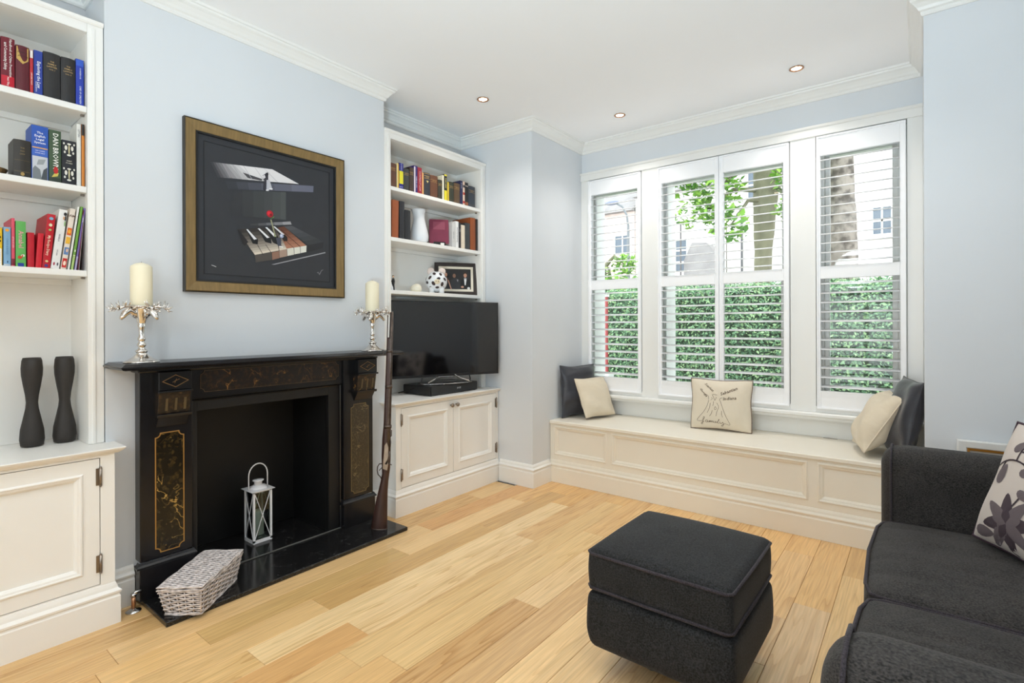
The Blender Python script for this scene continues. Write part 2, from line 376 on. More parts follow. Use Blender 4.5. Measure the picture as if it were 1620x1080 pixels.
# floor: oak planks, each one a piece of the floor
fl = MB().box(-3.2, 1.05, -3.7, 4.1, -.06, -.016); floor = struct('floor', fl, M_GAP)
tones = [(222, 184, 126), (230, 192, 134), (214, 174, 114), (226, 190, 136), (206, 164, 104), (236, 202, 148), (218, 180, 122), (198, 156, 98)]
known = {-2: [(.62, (206, 160, 98)), (2.2, (222, 182, 124)), (3.3, (208, 150, 88))],
         -1: [(.55, (200, 150, 86)), (.88, (224, 180, 116)), (1.89, (200, 162, 98)), (2.95, (228, 190, 132)), (4.0, (232, 184, 118))],
         0: [(.42, (196, 146, 84)), (1.31, (222, 182, 122)), (2.44, (190, 148, 86)), (3.25, (200, 156, 94)), (4, (222, 170, 100))],
         1: [(-.3, (218, 172, 110)), (.95, (226, 186, 124)), (3.06, (238, 208, 154)), (4, (212, 162, 96))],
         2: [(.25, (224, 180, 118)), (1.30, (200, 148, 90)), (2.455, (236, 204, 150)), (3.7, (208, 166, 110)), (4, (222, 178, 112))],
         3: [(.6, (224, 184, 124)), (1.16, (214, 174, 116)), (3.3, (218, 182, 124)), (4, (216, 170, 106))],
         4: [(1.25, (212, 168, 108)), (2.75, (214, 180, 124)), (4, (206, 164, 108))],
         5: [(.3, (212, 166, 106)), (1.88, (188, 144, 92)), (2.5, (224, 190, 138)), (4, (220, 178, 118))],
         6: [(.9, (196, 152, 98)), (2.9, (196, 156, 106)), (4, (222, 176, 112))],
         9: [(1.2, (206, 170, 124)), (2.3, (200, 166, 122)), (4, (220, 174, 110))],
         10: [(1.7, (204, 168, 124)), (3.02, (192, 152, 106)), (4, (230, 180, 112))],
         11: [(2.45, (208, 174, 132)), (3.2, (222, 178, 122)), (4, (226, 176, 110))],
         12: [(1.3, (214, 184, 146)), (2.62, (212, 180, 138)), (4, (224, 176, 112))]}
rp = random.Random(11)
def plank(x0, x1, y0, y1, col):
    o = obj('oak_plank', MB().bbox(x0+.0006, x1-.0006, y0+.0006, y1-.0006, -.0155, 0, .0012), M_OAK, floor)
    k = 1 + rp.uniform(-.03, .03); c = L(col); q = L((222, 180, 118)); c = [.62*a_+.38*b_ for a_, b_ in zip(c, q)]; o.color = (c[0]*k*1.10, c[1]*k*1.15, c[2]*k*1.30, 1)
for r in range(-6, 21):
    x0 = -2.19+.145*r; x1 = x0+.145
    x0, x1 = max(x0, -3.05), min(x1, RW-.005)
    if x1-x0 < .02: continue
    ends = known.get(r)
    y = -3.55
    lst = []
    while y < (ends[0][0]-.4 if ends else 4.0):
        y2 = y + rp.uniform(.9, 2.0); lst.append((y2, rp.choice(tones))); y = y2
    if ends:
        lst = [t for t in lst if t[0] < ends[0][0]-.35]; lst += ends
    y = -3.55
    ymax = 3.2 if x0 < PX-.15 else 4.0
    for y2, c in lst:
        y2 = min(y2, ymax)
        if y2-y > .03: plank(x0, x1, y, y2, c)
        y = max(y, y2)
# ceiling
struct('ceiling', MB().box(-3.3, 1.15, -3.75, 4.2, ZC, ZC+.12), M_CEIL)
# walls: chimney breast (a hollow round the fire opening), alcoves, piers
fo = (1.035, 1.785, .845)                          # fire opening y0 y1 ztop
w = MB(); w.box(-3.3, BX, Y0, fo[0], -.02, ZC); w.box(-3.3, BX, fo[1], Y1, -.02, ZC); w.box(-3.3, BX, fo[0], fo[1], fo[2], ZC)
w.box(-3.3, AX, -.36, Y0, -.02, ZC); w.box(-3.3, AX, Y1, 3.245, -.02, ZC); w.box(-3.3, -3.2, fo[0], fo[1], -.02, fo[2])
w.box(-3.3, PX, 3.245, 4.42, -.02, ZC); w.box(-3.3, PX, -.80, -.36, -.02, ZC); w.box(-3.3, -2.8, -3.7, -.80, -.02, ZC)
struct('wall_left', w, M_WALL)
w = MB(); w.box(RX, 1.15, PY, 4.42, -.02, ZC); w.box(RW, 1.15, -3.7, PY, -.02, ZC)
struct('wall_right', w, M_WALL)
zs, zt = .665, 2.56                                 # window sill and head
w = MB(); w.box(PX, RX, WY, 4.42, zt-.06, ZC); w.box(PX, RX, 4.06, 4.42, -.02, .64)
struct('wall_window', w, M_WALL)
w = MB(); w.box(-3.3, -2.15, -3.75, BK, -.02, ZC); w.box(.55, 1.15, -3.75, BK, -.02, ZC); w.box(-2.15, .55, -3.75, BK, 2.45, ZC)
struct('wall_back', w, M_WALL)
# rear garden doors (behind the camera, fill light added in front)
w = MB(); w.box(-2.15, -2.07, -3.7, -3.62, 0, 2.45); w.box(.47, .55, -3.7, -3.62, 0, 2.45); w.box(-2.15, .55, -3.7, -3.62, 2.37, 2.45); w.box(-.84, -.76, -3.7, -3.62, 0, 2.37)
dr = struct('door_1', w, M_TRIM, bev=.004); obj('pane', MB().box(-2.07, -.84, -3.664, -3.658, 0, 2.37).box(-.76, .47, -3.664, -3.658, 0, 2.37), M_GLASS, dr)
# cornice and baseboards
corn = [(0, 2.736), (.007, 2.736), (.012, 2.744), (.012, 2.754), (.020, 2.760), (.027, 2.772), (.040, 2.788), (.052, 2.796), (.054, 2.806), (.062, 2.808), (.064, ZC), (0, ZC)]
path = [(-2.8, -3.6), (-2.8, -.80), (PX, -.80), (PX, -.36), (AX, -.36), (AX, Y0), (BX, Y0), (BX, Y1), (AX, Y1), (AX, 3.245), (PX, 3.245), (PX, WY), (RX, WY), (RX, PY), (RW, PY), (RW, -3.6)]
struct('trim_1', MB().sweep(path, corn, XYH), M_TRIM)
base = [(0, 0), (.022, 0), (.022, .112), (.019, .117), (.017, .126), (.024, .131), (.025, .139), (.019, .145), (.013, .150), (.011, .162), (.005, .172), (0, .174)]
for n, p in (('left', [(BX, Y0), (BX, .80)]), ('left.001', [(BX, 2.075), (BX, Y1)]), ('pier', [(-2.66, 3.245), (PX, 3.245), (PX, 3.47)]), ('right', [(RX, 3.46), (RX, PY), (RW, PY), (RW, -3.6)])):
    struct('baseboard_'+n, MB().sweep(p, base, XYH), M_TRIM)

# ------------------------------------------------------------------ window: casing, sashes behind the shutters
posts = [(PX, -2.267), (-1.776, -1.64), (-.697, -.545), (-.058, RX)]
w = MB(); w.box(PX, RX, 3.972, 4.07, 2.495, 2.56)
w.box(PX, RX, 3.9875, 4.07, .659, .70)
for a, b in posts:
    w.box(a, b, 3.984, 4.085, .659, 2.53)
w.sweep([(PX, 3.972), (RX, 3.972)], [(0, 2.545), (.006, 2.545), (.012, 2.555), (.012, 2.565), (0, 2.565)], XYH)
for a, b in posts[1:3]: w.box(a+.01, b-.01, 4.085, 4.39, .64, 2.53)
struct('trim_2', w, M_TRIM, bev=.003)
w = MB(); w.bbox(PX, RX, 3.945, 4.10, .632, .659, .006); w.box(PX, RX, 3.972, 4.065, .612, .632); w.box(PX+.001, RX-.001, 4.048, 4.06, .4865, .612)
struct('trim_3', w, M_TRIM)
E1 = [(-2.34, -1.776, -2.328, -1.86), (-1.70, -.697, -1.663, -.782), (-.545, -.058, -.5105, -.137)]
for i, (a, b, c, d) in enumerate(E1):
    w = MB(); w.box(a, c, 4.09, 4.40, .66, 2.5); w.box(d+.03, b, 4.10, 4.40, .66, 2.5); w.box(c, d+.03, 4.10, 4.40, 2.44, 2.5); w.box(a, b, 4.08, 4.44, .62, .70)
    win = struct('window_%d' % (i+1), w, M_TRIM, bev=.003)
    for nm, z0, z1, yy in (('lower_sash', .70, 1.60, 4.125), ('upper_sash', 1.565, 2.44, 4.168)):
        s = MB(); s.box(c, c+.026, yy, yy+.04, z0, z1); s.box(d, d+.03, yy, yy+.04, z0, z1); s.box(c+.026, d, yy, yy+.04, z0, z0+(.07 if z0 < 1 else .035)); s.box(c+.026, d, yy, yy+.04, z1-.035, z1)
        so = obj(nm, s, M_TRIM, win, bev=.003)
        obj('pane', MB().box(c+.005, d+.005, yy+.018, yy+.022, z0+.02, z1-.02), M_GLASS, so)
        if z0 < 1: obj('sash_lift', MB().ball((c+.11, yy-.008, z1+.012), .012, 8, 6), M_STEEL, so)
# ------------------------------------------------------------------ louvred shutters, every slat a piece
SH = [(-2.262, -1.781, -2.238, -1.811, 'leftmost white louvred shutter, beside the dark cushion', 1),
      (-1.635, -1.166, -1.608, -1.199, 'left leaf of the middle pair of white louvred shutters', 1),
      (-1.164, -.702, -1.135, -.738, 'right leaf of the middle pair of white louvred shutters', -1),
      (-.540, -.063, -.517, -.094, 'rightmost white louvred shutter, in front of the mottled tree trunk', -1)]
tilt = math.radians(11.0)
prof = [(.0315*math.cos(t), .0045*math.sin(t)) for t in [2*PI*k/8 for k in range(8)]]
prof = [(p*math.cos(tilt)-q*math.sin(tilt), p*math.sin(tilt)+q*math.cos(tilt)) for p, q in prof]
for a, b, c, d, lab, side in SH:
    z0, z1 = .685, 2.488
    t = thing('louvred_shutter', lab, 'shutter', ((a+b)/2, 3.99, z0), group='louvred window shutters')
    yf, yb = 3.978, 4.012
    for x0, x1 in ((a, c), (d, b)): obj('stile', MB().box(x0, x1, yf, yb, z0, z1), M_SHUT, t, bev=.003)
    for nm, za, zb in (('bottom_rail', z0, .805), ('middle_rail', 1.545, 1.628), ('top_rail', 2.362, z1)):
        obj(nm, MB().box(c, d, yf, yb, za, zb), M_SHUT, t, bev=.003)
    obj('frame_bead', MB().sweep([(a+.002, z0+.002), (a+.002, z1-.002), (b-.002, z1-.002), (b-.002, z0+.002)], [(0, -.010), (.009, -.010), (.009, .006), (0, .006)], lambda p, q, h: (p, 3.978+h, q), True), M_SHUT, t)
    xh = b-.004 if side < 0 else a+.004
    for zz in (.95, 1.6, 2.25): obj('hinge', MB().tube([(xh, 3.968, zz-.032), (xh, 3.968, zz+.032)], .0045, 6), M_SHUT, t)
    me = None
    for zA, zB in ((.805, 1.545), (1.628, 2.362)):
        n = 12; p = (zB-zA)/n
        for k in range(n):
            zc = zA + p*(k+.5)
            if me is None:
                s = MB(); s.smooth = True; s.loft([[(x, q, r) for q, r in prof] for x in (-(d-c)/2+.002, (d-c)/2-.002)])
                me = s.mesh('slat', M_SHUT)
            o = bpy.data.objects.new('slat', me); COL.objects.link(o); o.parent = t
            o.location = ((c+d)/2-(a+b)/2, 3.996-3.99, zc-z0); WM[o] = WM[t]
# ------------------------------------------------------------------ built-in cabinets and bookcases in the alcoves
def frame_door(parent, y0, y1, z0, z1, xf, hinge_y=None, knob=None):
    m = MB(); t = .055
    m.box(xf-.02, xf, y0, y0+t, z0, z1); m.box(xf-.02, xf, y1-t, y1, z0, z1); m.box(xf-.02, xf, y0+t, y1-t, z0, z0+t); m.box(xf-.02, xf, y0+t, y1-t, z1-t, z1)
    m.box(xf-.018, xf-.012, y0+t, y1-t, z0+t, z1-t)
    m.sweep(rect(y0+t, y1-t, z0+t, z1-t)[::-1], [(-.001, -.013), (-.001, .002), (.004, .006), (.008, .006), (.011, .002), (.018, .000), (.026, -.007), (.028, -.013)], lambda a, b, h: (xf+h, a, b), True)
    d = obj('door', m, M_CAB, parent)
    if hinge_y is not None:
        s = 1 if hinge_y > (y0+y1)/2 else -1
        for zz in (z0+.085, z1-.075):
            h = MB(); h.smooth = True
            h.tube([(xf+.004, hinge_y+s*.003, zz-.035), (xf+.004, hinge_y+s*.003, zz+.035)], .0055, 8)
            for q in (-.038, .038): h.ball((xf+.004, hinge_y+s*.003, zz+q), .0048, 8, 6)
            h.smooth = False; h.box(xf, xf+.002, hinge_y-s*.012, hinge_y+s*.003, zz-.035, zz+.035)
            obj('hinge', h, M_STEEL, d, label='worn brass-grey butt hinge')
    if knob is not None:
        k = MB(); k.smooth = True
        pr = [(.006, 0), (.005, .008), (.006, .012), (.013, .016), (.0155, .022), (.013, .028), (.006, .031)]
        k.loft([[(xf+h, knob[0]+r*math.cos(2*PI*i/16), knob[1]+r*math.sin(2*PI*i/16)) for i in range(16)] for r, h in pr])
        obj('knob', k, M_STEEL, d, label='dull steel round knob')
    return d
def cabinet(y0, y1, wall_l, wall_r, doors, label, wlabel):
    xf = -2.68
    t = thing('alcove_cabinet', label, 'cabinet', (-2.88, (y0+y1)/2, 0))
    b = MB(); b.box(AX, xf-.03, y0+.003, y0+.02, 0, .715); b.box(AX, xf-.03, y1-.02, y1-.003, 0, .715); b.box(AX, xf-.03, y0+.02, y1-.02, .0, .17); b.box(AX, xf-.05, y0+.02, y1-.02, .70, .715); b.box(AX, AX+.01, y0+.003, y1-.003, .17, .7)
    obj('carcass', b, M_GAP, t)
    f = MB(); D0, D1 = doors[0][0]-.003, doors[-1][1]+.003
    f.box(xf-.03, xf, y0, D0, 0, .7155); f.box(xf-.03, xf, D1, y1, 0, .7155); f.box(xf-.03, xf, D0, D1, .7035, .7155); f.box(xf-.03, xf, D0, D1, 0, .177)
    if not wall_r: f.box(AX, xf-.03, y1-.002, y1, 0, .7155)
    if not wall_l: f.box(AX, xf-.03, y0, y0+.002, 0, .7155)
    obj('face_frame', f, M_CAB, t)
    # plinth with a moulded top, returned at the open ends
    p = [(BX-.05, y0-.0), (xf, y0), (xf, y1), (BX-.05, y1)]
    if wall_l: p = p[1:]
    if wall_r: p = p[:-1]
    p = [(a, b) for a, b in p]
    prof = [(0, 0), (.016, 0), (.016, .112), (.013, .117), (.012, .124), (.018, .129), (.019, .137), (.013, .143), (.008, .148), (.006, .158), (.002, .170), (0, .172)]
    # outward is +x for a run towards +y: sweep offsets to the right
    obj('plinth', MB().sweep(p, prof, XYH), M_CAB, t)
    for (a, b, hy, kn) in doors: frame_door(t, a, b, .18, .7005, xf-.001, hy, kn)
    wp = [(BX-.05, y0), (xf, y0), (xf, y1), (BX-.05, y1)]
    if wall_l: wp = wp[1:]
    if wall_r: wp = wp[:-1]
    m = MB(); m.box(AX+.001, xf, y0, y1, .7165, .741)
    m.sweep(wp, [(0, .7165), (.010, .7165), (.014, .720), (.024, .727), (.030, .733), (.033, .7385), (.031, .741), (0, .741)], XYH)
    solo('worktop', m, M_CAB, wlabel, 'worktop')
    return t
cabinet(-.355, .700, True, False, [(-.295, .172, None, None), (.178, .648, .648, None)], 'white panelled cupboard left of the fireplace, below the two black vases',
        'white worktop under the two black vases')
cabinet(2.20, 3.240, False, True, [(2.246, 2.727, 2.246, (2.703, .668)), (2.731, 3.215, 3.215, (2.758, .668))], 'white two-door cupboard below the television, with steel knobs',
        'white worktop under the television')
SHELF = [1.487, 1.846, 2.190]
def bookcase(y0, y1, label):
    t = thing('alcove_bookcase', label, 'bookcase', (-2.95, (y0+y1)/2, .742))
    xf = -2.808; zt = 2.566
    for a, b in ((y0, y0+.056), (y1-.056, y1)):
        m = MB(); m.box(xf-.022, xf, a, b, .742, zt)
        i = b if a == y0 else a; s = 1 if a == y0 else -1
        m.box(xf-.004, xf+.005, i-s*.020-.006, i-s*.020+.006, .742, 2.53)
        obj('stile', m, M_CAB, t, bev=.002)
    m = MB(); m.box(xf-.022, xf, y0+.056, y1-.056, 2.508, zt); m.sweep([(xf, y0), (xf, y1)], [(0, 2.546), (.004, 2.546), (.010, 2.553), (.012, 2.566), (0, 2.566)], XYH)
    obj('top_rail', m, M_CAB, t, bev=.002)
    for a, b in ((y0+.030, y0+.056), (y1-.056, y1-.030)): obj('side_panel', MB().box(AX+.008, xf-.022, a, b, .742, 2.52), M_CAB, t)
    obj('back_panel', MB().box(AX+.001, AX+.008, y0+.002, y1-.002, .742, 2.56), M_CAB, t)
    obj('top_panel', MB().box(AX+.008, xf-.022, y0+.03, y1-.03, 2.508, 2.53), M_CAB, t)
    for z in SHELF:
        obj('shelf', MB().bbox(AX+.009, xf-.004, y0+.057, y1-.057, z-.026, z, .002), M_CAB, t)
        obj('shelf_batten', MB().box(AX+.009, AX+.03, y0+.057, y1-.057, z-.052, z-.0265), M_CAB, t)
        # steel shelf-support pegs in the side panel
        for yy in (y0+.057, y1-.057-.012): obj('shelf_peg', MB().box(-2.86, -2.848, yy, yy+.012, z-.034, z-.0265), M_STEEL, t)
    return t
bookcase(-.355, .697, 'white built-in bookcase left of the chimney breast')
bookcase(2.213, 3.240, 'white built-in bookcase right of the chimney breast')

# ------------------------------------------------------------------ window seat
t = thing('window_seat', 'long white panelled window seat below the shutters', 'bench', (-1.16, 3.76, 0))
xa, xb, yf = PX+.002, RX-.002, 3.485
PAN = [(-2.30, -1.838, .215, .440), (-1.797, -.522, .215, .440), (-.470, -.035, .215, .440)]
m = MB(); edges = [xa] + [e for p in PAN for e in p[:2]] + [xb]
m.box(xa, xb, yf, yf+.02, 0, .215); m.box(xa, xb, yf, yf+.02, .440, .4575)
for k in range(0, len(edges), 2): m.box(edges[k], edges[k+1], yf, yf+.02, .215, .44)
m.box(xa, xa+.02, yf+.02, 4.05, 0, .4575); m.box(xb-.02, xb, yf+.02, 4.05, 0, .4575)
obj('front_frame', m, M_BENCH, t)
for a, b, c, d in PAN:
    m = MB(); m.box(a-.001, b+.001, yf+.012, yf+.018, c-.001, d+.001)
    m.sweep(rect(a, b, c, d)[::-1], [(-.002, .013), (-.002, -.003), (.004, -.007), (.009, -.006), (.013, .000), (.022, .002), (.030, .009), (.032, .013)], lambda p, q, h: (p, yf+h, q), True)
    obj('panel', m, M_BENCH, t)
prof = [(0, 0), (.018, 0), (.018, .112), (.015, .117), (.013, .126), (.019, .131), (.020, .139), (.015, .145), (.009, .150), (.007, .162), (.003, .172), (0, .174)]
obj('plinth', MB().sweep([(xa, yf), (xb, yf)], prof, XYH), M_BENCH, t)
obj('lid', MB().bbox(xa, xb, 3.468, 4.056, .459, .485, .004), M_BENCH, t)
for x in (-2.02, -.47): obj('hinge', MB().box(x-.04, x+.04, 4.028, 4.040, .485, .4868), M_STEEL, t, label='dark steel butt hinge set in the lid')
# ------------------------------------------------------------------ hearth and fireplace
HT = .022
solo('hearth', MB().bbox(-3.19, -2.457, .815, 2.107, 0, HT, .003), M_HEARTH, 'black polished marble hearth slab under the wicker basket and lantern', 'hearth')
t = thing('fireplace', 'black slate fireplace surround with gilt-lined marble panels', 'fireplace', (-2.75, 1.436, HT))
def corner_poly(a0, a1, b0, b1, r, n=5):
    """rectangle with scooped corners, anticlockwise"""
    P = []
    for cx, cy, t0 in ((a0, b0, PI/2), (a1, b0, PI), (a1, b1, 1.5*PI), (a0, b1, 2*PI)):
        for k in range(n+1):
            th = t0 - PI/2*k/n; P.append((cx+r*math.cos(th), cy+r*math.sin(th)))
    return P
XF = -2.742
# mantel shelf: thin slab with a moulded edge
m = MB(); m.box(BX, -2.60, .735, 2.125, 1.062, 1.0905)
mp = [(BX, .735), (-2.60, .735), (-2.60, 2.125), (BX, 2.125)]
m.sweep(mp, [(0, 1.062), (.025, 1.062), (.036, 1.066), (.044, 1.073), (.044, 1.078), (.036, 1.083), (.028, 1.088), (.026, 1.0905), (0, 1.0905)], XYH)
obj('mantel_shelf', m, M_SLATE, t)
m = MB(); m.box(BX, -2.70, .79, 2.075, 1.040, 1.062); obj('bed_mould', m, M_SLATE, t, bev=.006)
# frieze with a long marble panel
obj('frieze', MB().box(BX, -2.755, 1.021, 1.853, .896, 1.040), M_SLATE, t, bev=.002)
fp = corner_poly(1.062, 1.826, .925, 1.032, .018)
YZX = lambda a, b, h: (h, a, b)
fo_ = obj('frieze_panel', MB().prism(fp, YZX, -2.756, -2.7535), M_FRIEZEV, t, label='brown veined marble frieze panel')
obj('gilt_line', MB().sweep(fp[::-1], [(0, -2.7532), (.0022, -2.7532), (.0022, -2.7526), (0, -2.7526)], YZX, True), mat('worn_gilt', (92, 70, 40), .5, .2), fo_)
for (a, b, pan, mm, lb) in ((.808, 1.021, (.869, .983, .215, .757), M_GOLDV, 'black marble panel with gold veins'), (1.853, 2.066, (1.905, 2.030, .215, .762), M_BRONZEV, 'bronze-flecked marble panel')):
    p = obj('pilaster', MB().box(BX, XF, a, b, .190, 1.040), M_SLATE, t, bev=.003)
    poly = corner_poly(*pan, .020)
    obj('marble_panel', MB().prism(poly, YZX, XF-.002, XF+.0012), mm, p, label=lb)
    obj('gilt_line', MB().sweep(poly[::-1], [(-.003, XF+.0002), (.0015, XF+.0002), (.0015, XF+.0022), (-.003, XF+.0022)], YZX, True), M_GOLD if mm is M_GOLDV else mat('dull_gilt', (110, 92, 58), .5, .2), p)
    q = obj('plinth_block', MB().box(BX, XF+.014, a-.006, b+.006, HT, .165), M_SLATE, t, bev=.003)
    obj('plinth_mould', MB().sweep([(XF-.02, a-.004), (XF+.004, a-.004), (XF+.004, b+.004), (XF-.02, b+.004)], [(0, .165), (.012, .165), (.012, .172), (.006, .180), (.001, .190), (0, .190)], XYH), M_SLATE, q)
    # corbel in three stages
    ca, cb = a+.058, b-.020 if a < 1 else b-.006
    if a > 1: ca = a+.068
    c = obj('corbel', MB().prism([(XF-.01, .955), (-2.690, .955), (-2.690, 1.041), (XF-.01, 1.041)], lambda p_, q_, h: (p_, h, q_), ca, cb), M_SLATE, t, bev=.003)
    for z0, z1, x0, x1 in ((.944, .955, -2.680, -2.680), (.832, .848, -2.698, -2.694)):
        obj('ledge', MB().prism([(XF-.01, z0), (x0, z0), (x1, z1), (XF-.01, z1)], lambda p_, q_, h: (p_, h, q_), ca-.004, cb+.004), M_SLATE, c, bev=.003)
    obj('fluted_block', MB().prism([(XF-.01, .848), (-2.710, .848), (-2.694, .944), (XF-.01, .944)], lambda p_, q_, h: (p_, h, q_), ca+.002, cb-.002), M_FRIEZEV, c, bev=.002)
    obj('scroll_end', MB().prism([(XF-.01, .785), (XF+.004, .785), (XF+.010, .795), (-2.708, .832), (XF-.01, .832)], lambda p_, q_, h: (p_, h, q_), ca+.004, cb-.004), M_SLATE, c, bev=.003)
    for k in range(3):
        yy = ca + (cb-ca)*(.22+.28*k)
        obj('flute', MB().prism([(-2.709, .862), (-2.705, .862), (-2.6955, .918), (-2.6995, .918)], lambda p_, q_, h: (p_, h, q_), yy, yy+.010), mat('bronze_flute', (96, 82, 56), .4, .2), c)
    ym, zm, dy, dz = (ca+cb)/2, .997, (cb-ca)*.37, .026
    dpath = [(ym-dy, zm), (ym, zm-dz), (ym+dy, zm), (ym, zm+dz)]
    obj('diamond_inlay', MB().sweep(dpath, [(0, -2.6905), (.0025, -2.6905), (.0025, -2.6890), (0, -2.6890)], YZX, True), mat('gilt_inlay', (150, 116, 66), .5, .2), c)
    obj('inlay_sprig', MB().tube([(-2.6895, ym-.012, zm-.006), (-2.6895, ym, zm+.001), (-2.6895, ym+.016, zm+.008)], .0012, 5).tube([(-2.6895, ym-.004, zm-.010), (-2.6895, ym, zm+.001), (-2.6895, ym+.004, zm+.010)], .001, 5), mat('gilt_inlay', (150, 116, 66), .5, .2), c)
# inner slips and the plain black fireback
m = MB(); m.box(BX+.0, -2.772, 1.021, 1.054, HT, .896); m.box(BX, -2.772, 1.770, 1.853, HT, .896); m.box(BX, -2.772, 1.054, 1.770, .835, .896)
obj('opening_frame', m, M_FIRE, t, bev=.002)
obj('frame_bead', MB().sweep([(1.024, HT), (1.024, .955-.062), (1.85, .955-.062), (1.85, HT)], [(0, -2.773), (.010, -2.773), (.010, -2.764), (.004, -2.760), (0, -2.764)], YZX), M_SLATE, t)
m = MB(); m.box(-3.19, -3.17, 1.037, 1.783, HT, .843); m.box(-3.17, BX, 1.037, 1.05, HT, .843); m.box(-3.17, BX, 1.770, 1.783, HT, .843); m.box(-3.17, BX, 1.05, 1.77, .832, .843)
obj('fireback', m, M_FIRE, t)
obj('hearth_bead', MB().tube([(-2.765, 1.054, HT+.003), (-2.765, 1.85, HT+.003)], .004, 6), mat('grey_bead', (92, 92, 88), .5), t)

# radiator valve and pipe beside the hearth
t = thing('pipe_valve', 'chrome pipe stub with floor collar left of the hearth', 'pipe', (-2.715, .775, 0))
m = MB(); m.smooth = True; m.lathe([(.03, .0005), (.029, .004), (.013, .008), (.009, .014)], (-2.715, .775, 0), 18); obj('floor_collar', m, M_CHROME, t)
m = MB(); m.smooth = True; m.lathe([(.0085, .008), (.0085, .07), (.0085, .07)], (-2.715, .775, 0), 12); obj('pipe', m, mat('copper_pipe', (190, 140, 104), .3, .8), t)
m = MB(); m.smooth = True; m.tube([(-2.715, .775, .070), (-2.715, .775, .078), (-2.712, .782, .082), (-2.712, .802, .082)], .0075, 10); m.lathe([(.012, .066), (.012, .078)], (-2.715, .775, 0), 8); obj('elbow', m, M_CHROME, t)

# ------------------------------------------------------------------ framed painting
t = thing('framed_painting', 'large bronze-framed dark painting of piano keys and a red rose', 'picture', (-2.80, 1.446, 1.415))
pz = (1.004, 1.888, 1.415, 2.260)
fr = rect(*pz)[::-1]
obj('frame', MB().sweep(fr, [(.003, 0), (.003, .024), (.008, .028), (.050, .020), (.056, .016), (.056, 0)], lambda a, b, h: (BX+.001+h, a, b), True), M_FRAME, t)
obj('frame_edge', MB().sweep(fr, [(0, 0), (0, .026), (.004, .0285), (.0045, .020), (.003, 0)], lambda a, b, h: (BX+.001+h, a, b), True), M_FRAMEE, t)
obj('inner_edge', MB().sweep(rect(1.058, 1.834, 1.469, 2.206)[::-1], [(0, .0), (0, .020), (.009, .018), (.009, .0)], lambda a, b, h: (BX+.001+h, a, b), True), mat('frame_black', (16, 16, 17), .5), t)
obj('mount', MB().box(BX+.001, BX+.009, 1.062, 1.83, 1.473, 2.202), M_MOUNT, t)
obj('mount_bevel', MB().sweep(rect(1.096, 1.797, 1.507, 2.168)[::-1], [(0, .0088), (0, .0105), (.003, .0102), (.003, .0088)], lambda a, b, h: (BX+.001+h, a, b), True), mat('mount_core', (30, 31, 34), .7), t)
pmesh = MB(); pm = []; 
